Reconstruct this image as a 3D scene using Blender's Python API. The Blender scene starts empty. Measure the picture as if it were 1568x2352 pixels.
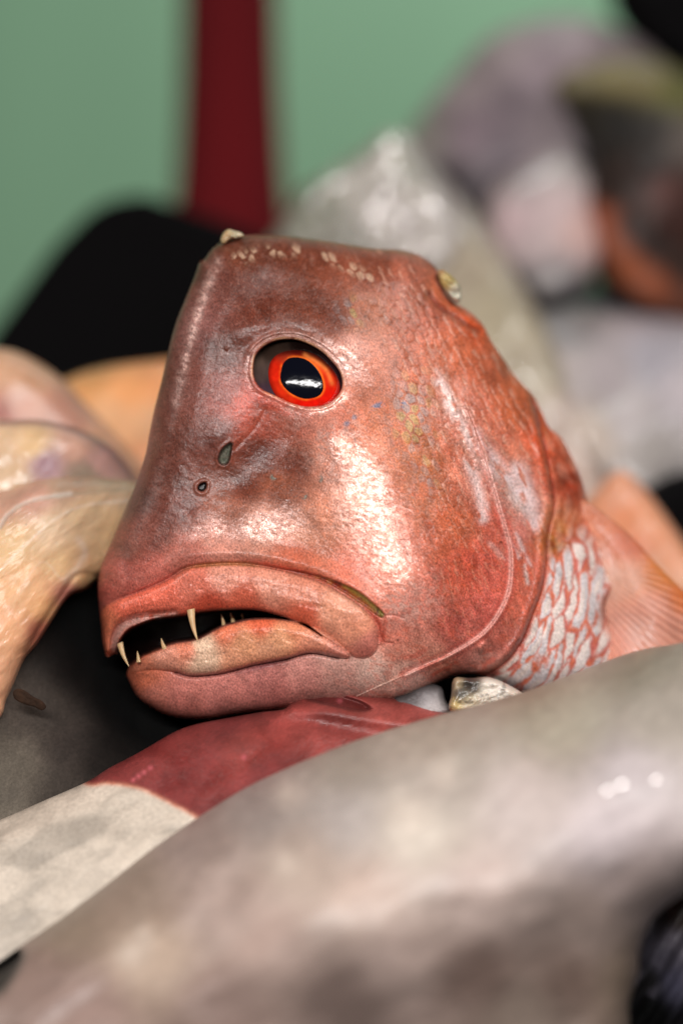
import bpy, math, random
import numpy as np
from mathutils import Vector, noise as mnoise
random.seed(4)
rng = np.random.default_rng(11)

# ------------------------------------------------------------------ frame
S = 0.24 / 1568.0          # metres per photo unit on the plane of focus
D = 0.90                   # camera to plane of focus
CX, CY, Z0 = 784.0, 1176.0, 1.20

def W(px, py, h):
    """measured position (px,py) with height h metres towards the viewer -> world"""
    k = (D - h) / D
    return (px - CX) * S * k, -h, (CY - py) * S * k + Z0

sc = bpy.context.scene
C = bpy.data.collections.new('scene'); sc.collection.children.link(C)

# ------------------------------------------------------------------ camera, light, exposure
cam = bpy.data.cameras.new('camera'); co = bpy.data.objects.new('camera', cam); C.objects.link(co)
co.location = (0, -D, Z0); co.rotation_euler = (math.radians(90), 0, 0)
cam.sensor_fit = 'HORIZONTAL'; cam.sensor_width = 24; cam.lens = 24 * D / 0.24
cam.clip_start = 0.01; cam.clip_end = 60
cam.dof.use_dof = True; cam.dof.focus_distance = D - 0.003; cam.dof.aperture_fstop = 2.35; cam.dof.aperture_blades = 0
sc.camera = co

wd = bpy.data.worlds.new('World'); sc.world = wd; wd.use_nodes = True
bg = wd.node_tree.nodes['Background']; bg.inputs[0].default_value = (0.85, 0.80, 0.76, 1); bg.inputs[1].default_value = 0.018

def area(name, loc, target, sx, sy, power, col=(1, 1, 1), roll=0.0):
    l = bpy.data.lights.new(name, 'AREA'); l.shape = 'RECTANGLE'; l.size = sx; l.size_y = sy
    l.energy = power; l.color = col
    o = bpy.data.objects.new(name, l); C.objects.link(o); o.location = loc
    d = Vector(target) - Vector(loc)
    q = d.to_track_quat('-Z', 'Y'); o.rotation_euler = q.to_euler()
    return o
HEAD = (0.0, 0.0, Z0)
area('stall_lamp', (0.70, -0.50, Z0 + 0.95), HEAD, 0.6, 0.6, 10.5, (1.0, 0.96, 0.92))
strip = area('counter_lamp', (-0.06, -1.28, Z0 + 0.36), HEAD, 0.80, 0.066, 19.0, (1.0, 0.97, 0.95))
strip.rotation_euler.rotate_axis('Z', math.radians(-5))
area('left_lamp', (-0.85, -0.05, Z0 + 0.55), HEAD, 0.12, 0.5, 2.8, (1.0, 0.88, 0.80))
area('wall_fill', (0.22, 0.85, Z0 + 0.9), (0.15, 1.45, Z0 + .25), 0.6, 0.3, 4.0, (0.97, 1.0, 0.98))  # unseen fill added to brighten the back wall

sc.view_settings.view_transform = 'Standard'; sc.view_settings.look = 'None'
sc.view_settings.exposure = 0.0; sc.view_settings.gamma = 1.0
sc.cycles.use_denoising = True
sc.cycles.max_bounces = 6; sc.cycles.diffuse_bounces = 3; sc.cycles.glossy_bounces = 3
sc.cycles.sample_clamp_indirect = 4.0

# ------------------------------------------------------------------ helpers
def lin(c):
    c = np.asarray(c, float) / 255.0
    return np.where(c <= 0.04045, c / 12.92, ((c + 0.055) / 1.055) ** 2.4)

def smooth_curve(pts, n, closed=True):
    p = np.asarray(pts, float)
    if closed: p = np.vstack([p[-1], p, p[0], p[1]])
    else: p = np.vstack([2 * p[0] - p[1], p, 2 * p[-1] - p[-2]])
    out = []
    for i in range(1, len(p) - 2):
        t = np.linspace(0, 1, 12, endpoint=False)[:, None]
        a, b, c, d = p[i - 1], p[i], p[i + 1], p[i + 2]
        out.append(0.5 * ((2 * b) + (c - a) * t + (2 * a - 5 * b + 4 * c - d) * t ** 2 + (3 * b - a - 3 * c + d) * t ** 3))
    q = np.vstack(out + ([p[1:2]] if closed else [p[-2:-1]]))
    s = np.concatenate([[0], np.cumsum(np.hypot(*np.diff(q, axis=0).T))])
    u = np.linspace(0, s[-1], n, endpoint=not closed)
    return np.stack([np.interp(u, s, q[:, 0]), np.interp(u, s, q[:, 1])], 1)

def line_field(P, line, n=70, closed=False, full=False):
    """distance, signed side, arc length of nearest point"""
    L = smooth_curve(line, n, closed)
    if not full and len(P) > 20000:
        lo, hi = L.min(0) - 130, L.max(0) + 130
        m = ((P > lo) & (P < hi)).all(1)
        if m.sum() < .9 * len(P):
            d = np.full(len(P), 131.); s = np.ones(len(P)); a = np.zeros(len(P))
            d[~m] += np.maximum(np.maximum(lo - P[~m], P[~m] - hi), 0).max(1)
            if m.any(): d[m], s[m], a[m] = line_field(P[m], line, n, closed, True)
            return d, s, a
    if closed: L = np.vstack([L, L[:1]])
    best = np.full(len(P), 1e18); sgn = np.ones(len(P)); arc = np.zeros(len(P)); s = 0.0
    for i in range(len(L) - 1):
        a = L[i]; d = L[i + 1] - a; ll = max(d @ d, 1e-9)
        rx = P[:, 0] - a[0]; ry = P[:, 1] - a[1]
        t = np.clip((rx * d[0] + ry * d[1]) / ll, 0, 1)
        q = (rx - t * d[0]) ** 2 + (ry - t * d[1]) ** 2
        m = q < best
        best[m] = q[m]; sgn[m] = np.sign(d[0] * ry - d[1] * rx)[m]; arc[m] = (s + t * math.sqrt(ll))[m]
        s += math.sqrt(ll)
    return np.sqrt(best), sgn, arc

def inside(P, poly, n=140):
    L = smooth_curve(poly, n, True); x, y = P[:, 0], P[:, 1]
    r = np.zeros(len(P), bool); j = len(L) - 1
    for i in range(len(L)):
        xi, yi = L[i]; xj, yj = L[j]
        if yi != yj:
            r ^= ((yi > y) != (yj > y)) & (x < (xj - xi) * (y - yi) / (yj - yi) + xi)
        j = i
    return r

def sdf(P, poly, n=140):
    """positive inside"""
    d, _, _ = line_field(P, poly, n, True)
    return np.where(inside(P, poly, n), d, -d)

def sstep(x, a, b):
    t = np.clip((x - a) / (b - a), 0, 1); return t * t * (3 - 2 * t)

def pillow(d, w):
    u = 1 - np.clip(d / w, 0, 1); return np.sqrt(np.clip(1 - u * u, 0, 1)) * (d > 0)

_g = {}
def vnoise(P, scale, seed=0):
    if seed not in _g: _g[seed] = np.random.default_rng(100 + seed).random((256, 256))
    G = _g[seed]; q = P / scale + 1000.0
    i = np.floor(q).astype(int); f = q - i; f = f * f * (3 - 2 * f)
    x0, y0 = i[:, 0] % 256, i[:, 1] % 256; x1, y1 = (x0 + 1) % 256, (y0 + 1) % 256
    return (G[x0, y0] * (1 - f[:, 0]) + G[x1, y0] * f[:, 0]) * (1 - f[:, 1]) + (G[x0, y1] * (1 - f[:, 0]) + G[x1, y1] * f[:, 0]) * f[:, 1]
def fbm(P, scale, seed=0, o=4):
    r = 0; a = 0.5; t = 0
    for k in range(o):
        r = r + a * vnoise(P + 37.3 * k, scale / 2 ** k, seed + k); t += a; a *= 0.55
    return r / t
def rot(P, deg, sx=1.0, sy=1.0):
    c, s = math.cos(math.radians(deg)), math.sin(math.radians(deg))
    return np.stack([(P[:, 0] * c + P[:, 1] * s) / sx, (-P[:, 0] * s + P[:, 1] * c) / sy], 1)

def cells(Q, seed=0, jit=0.35):
    """staggered cell pattern: F1, F2-F1 and a random value per cell"""
    i0 = np.floor(Q[:, 1]).astype(int)
    R = np.random.default_rng(seed).random((64, 64, 3))
    f1 = np.full(len(Q), 9.0); f2 = np.full(len(Q), 9.0); rv = np.zeros(len(Q)); side = np.zeros(len(Q))
    for dy in (-1, 0, 1):
        r = i0 + dy; off = 0.5 * (r % 2)
        c0 = np.floor(Q[:, 0] - off).astype(int)
        for dx in (-1, 0, 1):
            c = c0 + dx; rr = R[r % 64, c % 64]
            x = c + off + 0.5 + (rr[:, 0] - 0.5) * jit; y = r + 0.5 + (rr[:, 1] - 0.5) * jit
            d = np.hypot(Q[:, 0] - x, Q[:, 1] - y)
            m = d < f1
            f2 = np.where(m, f1, np.minimum(f2, d)); f1 = np.where(m, d, f1); rv = np.where(m, rr[:, 2], rv)
            side = np.where(m, Q[:, 1] - y, side)
    return f1, f2 - f1, rv, side

def tps(ctrl):
    c = np.asarray(ctrl, float); p = c[:, :2] / 500.0; v = c[:, 2]; n = len(p)
    def U(r2): return np.where(r2 > 1e-12, r2 * np.log(np.maximum(r2, 1e-12)), 0)
    K = U(((p[:, None] - p[None]) ** 2).sum(-1)) + 0.004 * np.eye(n)
    A = np.zeros((n + 3, n + 3)); A[:n, :n] = K; A[:n, n] = 1; A[:n, n + 1:] = p; A[n, :n] = 1; A[n + 1:, :n] = p.T
    w = np.linalg.solve(A, np.concatenate([v, [0, 0, 0]]))
    def f(P):
        q = P / 500.0; r = np.full(len(P), w[n]) + q[:, 0] * w[n + 1] + q[:, 1] * w[n + 2]
        for i in range(n): r += w[i] * U(((q - p[i]) ** 2).sum(-1))
        return r
    return f

def paint(P, ctrl, s=30.0, p=2.2):
    num = np.zeros((len(P), 3)); den = np.zeros(len(P))
    for x, y, c in ctrl:
        w = 1.0 / ((P[:, 0] - x) ** 2 + (P[:, 1] - y) ** 2 + s * s) ** p
        num += w[:, None] * lin(c)[None]; den += w
    return num / den[:, None]

def mix(a, b, m): return a * (1 - m[:, None]) + (np.asarray(b)[None] if np.ndim(b) == 1 else b) * m[:, None]

def mesh_from(name, co_, faces, mat, parent=None, col=None, uv=None, smooth=True, extra=None):
    me = bpy.data.meshes.new(name); co_ = np.asarray(co_, np.float32); faces = np.asarray(faces, np.int32)
    k = faces.shape[1]
    me.vertices.add(len(co_)); me.vertices.foreach_set('co', co_.ravel())
    me.loops.add(faces.size); me.loops.foreach_set('vertex_index', faces.ravel())
    me.polygons.add(len(faces)); me.polygons.foreach_set('loop_start', np.arange(0, faces.size, k, dtype=np.int32))
    me.update(calc_edges=True); me.validate(clean_customdata=False)
    me.polygons.foreach_set('use_smooth', np.full(len(me.polygons), smooth))
    if col is not None:
        a = me.color_attributes.new('Col', 'FLOAT_COLOR', 'POINT')
        a.data.foreach_set('color', np.concatenate([np.clip(col, 0.002, 0.95), np.ones((len(col), 1))], 1).astype(np.float32).ravel())
    if extra is not None:
        a = me.attributes.new('Sheen', 'FLOAT', 'POINT'); a.data.foreach_set('value', np.clip(extra, 0, 1).astype(np.float32))
    if uv is not None:
        l = me.uv_layers.new(name='UVMap'); vi = np.empty(len(me.loops), np.int32); me.loops.foreach_get('vertex_index', vi)
        l.data.foreach_set('uv', uv[vi].astype(np.float32).ravel())
    if mat: me.materials.append(mat)
    o = bpy.data.objects.new(name, me); C.objects.link(o)
    if parent: o.parent = parent
    return o

def tag(o, label=None, cat=None, group=None, kind=None):
    if label: o['label'] = label
    if cat: o['category'] = cat
    if group: o['group'] = group
    if kind: o['kind'] = kind
    return o

def empty(name, loc, label, cat, group=None):
    o = bpy.data.objects.new(name, None); C.objects.link(o); o.location = (0, 0, 0); o.empty_display_size = 0.02
    return tag(o, label, cat, group)

def solid(name, outline, centre, hc, mat, w=60, E=0.012, back=0.03, rings=60, spokes=160, disp=None, colour=None,
          parent=None, alb=0.85, smooth_out=True, sheen=None):
    """a closed body: measured outline, measured relief on the near side, rounded rim, rounded far side"""
    O = smooth_curve(outline, spokes, True) if smooth_out else np.asarray(outline, float)
    n = len(O); c = np.asarray(centre, float)
    u = (np.arange(1, rings + 1) / rings); f = np.sin(u * math.pi / 2)
    F = (c[None, None] + (O[None] - c) * f[:, None, None]).reshape(-1, 2)
    P = np.vstack([c[None], F])
    d = np.where(np.repeat(f[-1:] * 0, 1).sum() == 0, 1, 1) * line_field(P, O[:: max(1, n // 260)], 260, True, True)[0]
    d[-n:] = 0
    hf = tps(hc) if callable(hc) is False else hc
    h = hf(P) - E * (1 - pillow(np.maximum(d, 1e-6), w)); h[-n:] = hf(O) - E
    if disp is not None:
        dd = disp(P, d); h = h + dd * sstep(d, 0, 6)
    # far side
    rb = max(8, rings // 4); ub = 1 - np.arange(1, rb) / rb
    fb = np.sin(ub * math.pi / 2)
    Bp = (c[None, None] + (O[None] - c) * fb[:, None, None]).reshape(-1, 2)
    he = hf(O) - E
    hm = he.mean()
    hb = ((he[None] - hm) * fb[:, None] + hm - back * np.sqrt(1 - fb ** 2)[:, None]).ravel()
    PA = np.vstack([P, Bp, c[None]]); H = np.concatenate([h, hb, [hm - back]])
    k = (D - H) / D
    V = np.stack([(PA[:, 0] - CX) * S * k, -H, (CY - PA[:, 1]) * S * k + Z0], 1)
    tot = rings + rb - 1
    idx = 1 + np.arange(tot)[:, None] * n + np.arange(n)[None]
    a = idx[:-1]; b = idx[1:]; an = np.roll(a, -1, 1); bn = np.roll(b, -1, 1)
    Q = np.stack([a, b, bn, an], -1).reshape(-1, 4)
    i0 = idx[0]; T1 = np.stack([np.zeros(n, int), i0, np.roll(i0, -1)], -1)
    e = len(PA) - 1; il = idx[-1]; T2 = np.stack([np.full(n, e), np.roll(il, -1), il], -1)
    T = np.vstack([T1, T2, Q[:, [0, 1, 2]], Q[:, [0, 2, 3]]])
    # outline orientation: make the near side face the viewer
    area2 = np.sum(O[:, 0] * np.roll(O[:, 1], -1) - np.roll(O[:, 0], -1) * O[:, 1])
    if area2 > 0: T = T[:, ::-1]
    colr = None
    if colour is not None:
        colr = (colour(PA) if callable(colour) else paint(PA, colour)) * alb
    return mesh_from(name, V, T, mat, parent, colr, PA / 1000.0, extra=None if sheen is None else sheen(PA))

# ------------------------------------------------------------------ materials
def skin_mat(name, rough=0.35, coat=0.4, coat_r=0.15, grain=900, bump=0.25, dist=0.0004, grain_amt=0.25,
             stretch=(1, 1), rot_deg=0, coat_ior=1.5, big=60, big_amt=0.2, big_bump=0.0, sss=0.0, spec=0.5, base=None, rvar=0.15):
    m = bpy.data.materials.new(name); m.use_nodes = True; nt = m.node_tree; N = nt.nodes; L = nt.links
    b = N['Principled BSDF']; b.inputs['Roughness'].default_value = rough
    b.inputs['Coat Weight'].default_value = coat; b.inputs['Coat Roughness'].default_value = coat_r; b.inputs['Coat IOR'].default_value = coat_ior
    b.inputs['Specular IOR Level'].default_value = spec
    if sss:
        b.inputs['Subsurface Weight'].default_value = sss; b.inputs['Subsurface Radius'].default_value = (1.0, 0.35, 0.2)
        b.inputs['Subsurface Scale'].default_value = 0.003
    if base is None:
        at = N.new('ShaderNodeAttribute'); at.attribute_name = 'Col'; colo = at.outputs['Color']
    else:
        r = N.new('ShaderNodeRGB'); r.outputs[0].default_value = (*lin(base), 1); colo = r.outputs[0]
    uv = N.new('ShaderNodeUVMap') if base is None else N.new('ShaderNodeTexCoord')
    src = uv.outputs['UV'] if base is None else uv.outputs['Object']
    mp = N.new('ShaderNodeMapping'); mp.inputs['Rotation'].default_value[2] = math.radians(rot_deg)
    mp2 = N.new('ShaderNodeMapping'); mp2.inputs['Scale'].default_value = (1 / stretch[0], 1 / stretch[1], 1)
    L.new(src, mp.inputs[0]); L.new(mp.outputs[0], mp2.inputs[0])
    g = N.new('ShaderNodeTexNoise'); g.inputs['Scale'].default_value = grain; g.inputs['Detail'].default_value = 3; g.inputs['Distortion'].default_value = 0.4
    g.inputs['Roughness'].default_value = 0.6
    L.new(mp2.outputs[0], g.inputs[0])
    bn = N.new('ShaderNodeTexNoise'); bn.inputs['Scale'].default_value = big; bn.inputs['Detail'].default_value = 5; bn.inputs['Distortion'].default_value = 0.8
    L.new(mp2.outputs[0], bn.inputs[0])
    def ramp(s, lo, hi, a, bb):
        r = N.new('ShaderNodeMapRange'); r.inputs[1].default_value = lo; r.inputs[2].default_value = hi
        r.inputs[3].default_value = a; r.inputs[4].default_value = bb; L.new(s, r.inputs[0]); return r.outputs[0]
    f1 = ramp(g.outputs[0], 0.3, 0.7, 1 - grain_amt, 1 + grain_amt)
    f2 = ramp(bn.outputs[0], 0.3, 0.7, 1 - big_amt, 1 + big_amt)
    mu = N.new('ShaderNodeMath'); mu.operation = 'MULTIPLY'; L.new(f1, mu.inputs[0]); L.new(f2, mu.inputs[1])
    vm = N.new('ShaderNodeVectorMath'); vm.operation = 'SCALE'; L.new(colo, vm.inputs[0]); L.new(mu.outputs[0], vm.inputs['Scale'])
    L.new(vm.outputs[0], b.inputs['Base Color'])
    L.new(ramp(bn.outputs[0], 0.3, 0.7, rough - rvar, rough + rvar), b.inputs['Roughness'])
    bp = N.new('ShaderNodeBump'); bp.inputs['Strength'].default_value = bump; bp.inputs['Distance'].default_value = dist
    L.new(g.outputs[0], bp.inputs['Height'])
    out = bp.outputs[0]
    if big_bump:
        b2 = N.new('ShaderNodeBump'); b2.inputs['Strength'].default_value = 1.0; b2.inputs['Distance'].default_value = big_bump
        L.new(bn.outputs[0], b2.inputs['Height']); L.new(out, b2.inputs['Normal']); out = b2.outputs[0]
    L.new(out, b.inputs['Normal']); L.new(out, b.inputs['Coat Normal'])
    return m

def plain(name, col, rough=0.5, coat=0.0, noise=0.12, nscale=20, bump=0.0, spec=0.3):
    m = bpy.data.materials.new(name); m.use_nodes = True; nt = m.node_tree; N = nt.nodes; L = nt.links
    b = N['Principled BSDF']; b.inputs['Roughness'].default_value = rough; b.inputs['Coat Weight'].default_value = coat; b.inputs['Specular IOR Level'].default_value = spec
    tc = N.new('ShaderNodeTexCoord'); n = N.new('ShaderNodeTexNoise'); n.inputs['Scale'].default_value = nscale; n.inputs['Detail'].default_value = 4
    L.new(tc.outputs['Object'], n.inputs[0])
    cr = N.new('ShaderNodeMapRange'); cr.inputs[1].default_value = 0.3; cr.inputs[2].default_value = 0.7
    cr.inputs[3].default_value = 1 - noise; cr.inputs[4].default_value = 1 + noise; L.new(n.outputs[0], cr.inputs[0])
    vm = N.new('ShaderNodeVectorMath'); vm.operation = 'SCALE'; vm.inputs[0].default_value = tuple(lin(col)); L.new(cr.outputs[0], vm.inputs['Scale'])
    L.new(vm.outputs[0], b.inputs['Base Color'])
    if bump:
        bp = N.new('ShaderNodeBump'); bp.inputs['Distance'].default_value = bump; L.new(n.outputs[0], bp.inputs['Height']); L.new(bp.outputs[0], b.inputs['Normal'])
    return m

def add_sheen(m, metal=0.36, c0=0.10, c1=0.8):
    N = m.node_tree.nodes; L = m.node_tree.links; b = N['Principled BSDF']
    a = N.new('ShaderNodeAttribute'); a.attribute_name = 'Sheen'
    for sock, lo, hi in ((b.inputs['Metallic'], 0, metal), (b.inputs['Coat Weight'], c0, c1)):
        r = N.new('ShaderNodeMapRange'); r.inputs[3].default_value = lo; r.inputs[4].default_value = hi
        L.new(a.outputs['Fac'], r.inputs[0]); L.new(r.outputs[0], sock)
M_head = skin_mat('snapper_skin', 0.33, 1.0, 0.15, rvar=0.05, coat_ior=1.5, grain=290, bump=1.0, dist=0.00015, grain_amt=0.48, stretch=(1.0, 1.6), rot_deg=15,
                  big=26, big_amt=0.16, big_bump=0.00018, sss=0.06, spec=0.3)
add_sheen(M_head)
M_flesh = skin_mat('wet_flesh', 0.42, 0.45, 0.2, grain=90, bump=0.4, dist=0.0002, grain_amt=0.05, stretch=(0.5, 2.0), rot_deg=-35,
                   big=9, big_amt=0.1, big_bump=0.0005, sss=0.2)
M_grey = skin_mat('grey_fish_skin', 0.55, 0.12, 0.3, grain=200, bump=0.4, dist=0.0003, grain_amt=0.12, stretch=(1, 1),
                  big=6, big_amt=0.16, big_bump=0.0006, spec=0.3)
M_shade = skin_mat('shaded_fish_skin', 0.85, 0.0, 0.3, grain=160, bump=0.4, dist=0.0003, grain_amt=0.2, big=8, big_amt=0.2, big_bump=0.0004, spec=0.12)
M_fore = skin_mat('mullet_skin', 0.5, 0.18, 0.32, grain=45, bump=0.5, dist=0.0006, grain_amt=0.12, stretch=(1.7, 1), rot_deg=25,
                  big=5, big_amt=0.06, big_bump=0.001)
M_bag = skin_mat('crumpled_plastic', 0.2, 1.0, 0.1, grain=30, bump=0.3, dist=0.0006, grain_amt=0.05, big=12, big_amt=0.08, rvar=0.05)
M_wet = skin_mat('wet_pale_skin', 0.35, 0.8, 0.12, grain=60, bump=0.5, dist=0.0008, grain_amt=0.08, big=14, big_amt=0.1, big_bump=0.0015)
M_red = skin_mat('red_skin', 0.5, 0.15, 0.3, grain=160, bump=0.5, dist=0.0005, grain_amt=0.16, stretch=(1.6, 1), rot_deg=25, big=14, big_amt=0.16, big_bump=0.001)
M_fin = skin_mat('fin_membrane', 0.45, 0.3, 0.2, grain=120, bump=0.3, dist=0.0004, grain_amt=0.12, big=10, big_amt=0.12, sss=0.2)
M_wall = plain('green_paint', (126, 166, 134), 0.6, 0, 0.05, 1.5)
M_post = plain('dark_red_paint', (84, 1, 8), 0.95, 0, 0.15, 6)
M_black = plain('black_plastic', (8, 7, 8), 0.85, 0, 0.1, 10, 0, 0.05)
M_steel = plain('dark_steel', (30, 30, 32), 0.5, 0, 0.1, 10)
M_tooth = skin_mat('tooth_enamel', 0.3, 0.5, 0.1, grain=400, bump=0.1, dist=0.0002, grain_amt=0.1, big=60, big_amt=0.1, base=(196, 164, 122), sss=0.2)
M_ice = plain('crushed_ice', (238, 236, 236), 0.25, 0.8, 0.05, 80, 0.0006)
M_scrap = plain('brown_scrap', (44, 26, 13), 0.9, 0.0, 0.4, 300, 0.0005)
def eye_mat(name):
    m = bpy.data.materials.new(name); m.use_nodes = True; nt = m.node_tree; N = nt.nodes; L = nt.links
    b = N['Principled BSDF']; at = N.new('ShaderNodeAttribute'); at.attribute_name = 'Col'
    L.new(at.outputs['Color'], b.inputs['Base Color']); b.inputs['Roughness'].default_value = 0.6; b.inputs['Specular IOR Level'].default_value = 0.0
    b.inputs['Coat Weight'].default_value = 0.6; b.inputs['Coat Roughness'].default_value = 0.08; b.inputs['Coat IOR'].default_value = 1.36
    tc = N.new('ShaderNodeTexCoord'); n = N.new('ShaderNodeTexNoise'); n.inputs['Scale'].default_value = 220; n.inputs['Detail'].default_value = 2
    bp = N.new('ShaderNodeBump'); bp.inputs['Distance'].default_value = 0.00022; bp.inputs['Strength'].default_value = 0.6
    L.new(tc.outputs['Object'], n.inputs[0]); L.new(n.outputs[0], bp.inputs['Height']); L.new(bp.outputs[0], b.inputs['Coat Normal'])
    return m
M_eye = eye_mat('wet_eye')

# ------------------------------------------------------------------ setting: wall, post, counter
def box(name, x0, x1, y0, y1, z0, z1, mat, parent=None, bev=0.0):
    v = [(x, y, z) for x in (x0, x1) for y in (y0, y1) for z in (z0, z1)]
    f = [(0, 1, 3, 2), (4, 6, 7, 5), (0, 4, 5, 1), (2, 3, 7, 6), (0, 2, 6, 4), (1, 5, 7, 3)]
    o = mesh_from(name, v, f, mat, parent, smooth=False)
    if bev:
        md = o.modifiers.new('b', 'BEVEL'); md.width = bev; md.segments = 3
    return o
tag(box('back_wall', -3, 3, 1.45, 1.55, 0, 3.2, M_wall), 'green painted wall behind the fish stall', 'wall')
tag(box('floor', -3, 3, -2.5, 1.45, -0.02, 0, plain('floor_concrete', (90, 90, 88), 0.7, 0, 0.15, 6)), kind='structure')
cnt = empty('display_counter', (0, 0, 0), 'dark steel counter under the heap of fish', 'counter')
sl = [(-.9, -.26, Z0 - .27), (.9, -.26, Z0 - .27), (.9, .75, Z0 - .12), (-.9, .75, Z0 - .12)]
vv = sl + [(x, y, z - .03) for x, y, z in sl]
mesh_from('counter_top', vv, [(0, 1, 2, 3), (7, 6, 5, 4), (0, 4, 5, 1), (1, 5, 6, 2), (2, 6, 7, 3), (3, 7, 4, 0)], M_steel, cnt, smooth=False)
for x in (-.85, .81):
    for y, t in ((-.22, .30), (.68, .17)):
        box('leg', x, x + .04, y, y + .04, 0, Z0 - t - .003, M_steel, cnt)

# ------------------------------------------------------------------ THE FISH
fish = empty('red_snapper', (0, 0, 0), 'big rosy red fish with orange-red eye and fanged open mouth, resting on the heap', 'fish')

HEAD_OUT = [(470, 594), (486, 572), (508, 556), (560, 540), (640, 540), (700, 546), (760, 554), (810, 562), (860, 570), (920, 573), (962, 586), (998, 612),
            (1014, 650), (1040, 690), (1078, 716), (1108, 746), (1128, 784), (1158, 828), (1190, 872), (1222, 906), (1242, 942), (1260, 982),
            (1288, 1004), (1308, 1040), (1328, 1080), (1340, 1118), (1352, 1160), (1378, 1200), (1408, 1262), (1424, 1330), (1424, 1400), (1444, 1490),
            (1430, 1570), (1340, 1600), (1240, 1602), (1192, 1588), (1150, 1568), (1100, 1552), (1050, 1550), (1015, 1562), (975, 1582), (925, 1604),
            (840, 1612), (740, 1618), (650, 1628), (560, 1638), (480, 1651), (420, 1650), (370, 1636), (320, 1603), (296, 1562), (292, 1545),
            (297, 1528), (284, 1512), (262, 1500), (247, 1508), (238, 1482), (233, 1440), (228, 1395), (225, 1350), (230, 1308), (242, 1276), (263, 1226), (286, 1172), (312, 1112), (334, 1044),
            (343, 995), (355, 937), (373, 866), (392, 782), (406, 735), (424, 690), (446, 636), (459, 600)]
HC = [(685, 860, -.001), (600, 800, -.002), (770, 800, -.003), (752, 990, .0058), (830, 1130, .0098), (892, 1270, .0132), (935, 1350, .0142), (750, 1170, .0082), (820, 1300, .0120), (910, 1100, .0088), (965, 1240, .0112), (670, 1130, .0028), (600, 1060, -.0022), (670, 1010, -.0018), (540, 1120, -.0012), (600, 1150, .0030), (480, 1180, .0012), (600, 1225, .0050), (690, 1235, .0062), (520, 1240, .0037),
      (440, 1245, .0020), (330, 1280, -.003), (280, 1380, -.005), (600, 650, -.010), (700, 600, -.018), (450, 760, -.004), (430, 900, -.003), (400, 1050, -.002), (500, 1000, .001),
      (560, 900, -.001), (680, 950, .0002), (610, 925, -.0005), (760, 950, .002), (600, 1350, .0062), (850, 1450, .011), (350, 1560, -.004), (450, 1600, -.002), (600, 1580, .002), (760, 1570, .005), (900, 1540, .004), (1000, 1450, .006), (1080, 1200, .000),
      (1120, 1400, -.002), (1000, 950, -.004), (900, 850, -.004), (1150, 1100, -.014), (1000, 750, -.018), (900, 640, -.018), (1100, 850, -.022), (1200, 1250, -.014), (1250, 1400, -.016),
      (1250, 1050, -.026), (1330, 1400, -.024), (1400, 1400, -.034), (1100, 1520, -.006), (1250, 1550, -.018), (1330, 1200, -.036), (480, 600, -.010)]

def z2(x, y): return (183.7 + .4686 * x, 1240 + .4686 * y)
UP_TOP = [z2(*p) for p in [(105, 350), (170, 300), (320, 245), (430, 195), (520, 140), (640, 122), (780, 118), (900, 132), (1050, 165), (1180, 208), (1300, 272), (1400, 345), (1450, 410), (1466, 480), (1450, 545), (1400, 580)]]
UP_BOT = [z2(*p) for p in [(1330, 570), (1262, 520), (1200, 480), (1130, 440), (1050, 395), (950, 358), (850, 338), (720, 337), (600, 347), (520, 362), (420, 372), (340, 378), (250, 392), (190, 415), (160, 460), (150, 520), (140, 580)]]
UPLIP = UP_TOP + UP_BOT + [z2(108, 560), z2(85, 450)]
LOW_TOP = [z2(*p) for p in [(236, 625), (300, 580), (400, 535), (450, 513), (570, 490), (650, 450), (700, 425), (780, 402), (850, 390), (950, 388), (1050, 400), (1120, 418), (1200, 460), (1270, 512), (1325, 572)]]
LOW_BOT = [z2(*p) for p in [(1260, 578), (1130, 556), (1000, 588), (850, 616), (740, 645), (650, 662), (540, 668), (470, 650), (400, 640), (320, 640), (260, 650)]]
LOWLIP = LOW_TOP + LOW_BOT
CAV = [z2(*p) for p in [(165, 610), (172, 560), (192, 492), (232, 440), (290, 410), (350, 388), (420, 376), (520, 364), (600, 349), (720, 339), (850, 340), (950, 361), (1050, 398), (1130, 442), (1190, 475),
                        (1120, 418), (1050, 400), (950, 388), (850, 390), (780, 402), (700, 425), (650, 450), (570, 490), (450, 513), (400, 535), (300, 580), (236, 628)]]
WEDGE = [z2(*p) for p in [(880, 124), (980, 138), (1120, 160), (1250, 198), (1360, 248), (1440, 310), (1490, 362), (1480, 385), (1452, 372), (1400, 335), (1300, 266), (1180, 200), (1050, 160)]]
def ze(x, y): return (532.7 + .18744 * x, 734.8 + .18744 * y)
EYE = [ze(*p) for p in [(258, 600), (278, 460), (340, 365), (450, 285), (600, 240), (780, 242), (950, 300), (1100, 390), (1220, 505), (1310, 620), (1352, 740), (1340, 850), (1285, 935), (1200, 1010), (1100, 1052),
                        (980, 1062), (850, 1052), (700, 1005), (540, 930), (400, 868), (315, 800), (268, 700)]]
def z3(x, y): return (780.7 + .502 * x, 918.5 + .502 * y)
PREOP = [z3(*p) for p in [(440, -260), (560, 0), (640, 200), (700, 400), (750, 570), (780, 700), (775, 850), (735, 960), (650, 1070), (500, 1165), (400, 1210), (300, 1255)]]
OPERC = [z3(*p) for p in [(860, -80), (905, 100), (950, 300), (975, 470), (945, 620), (938, 760), (915, 880), (870, 1000), (830, 1100), (760, 1190), (660, 1260), (540, 1300)]]
PECB = [z3(*p) for p in [(1180, 480), (1250, 600), (1290, 740), (1275, 850), (1235, 930), (1240, 1020), (1300, 1130), (1340, 1200)]]
FURROW = [(880, 730), (930, 800), (990, 880), (1030, 950), (1080, 1050), (1110, 1150)]
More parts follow.
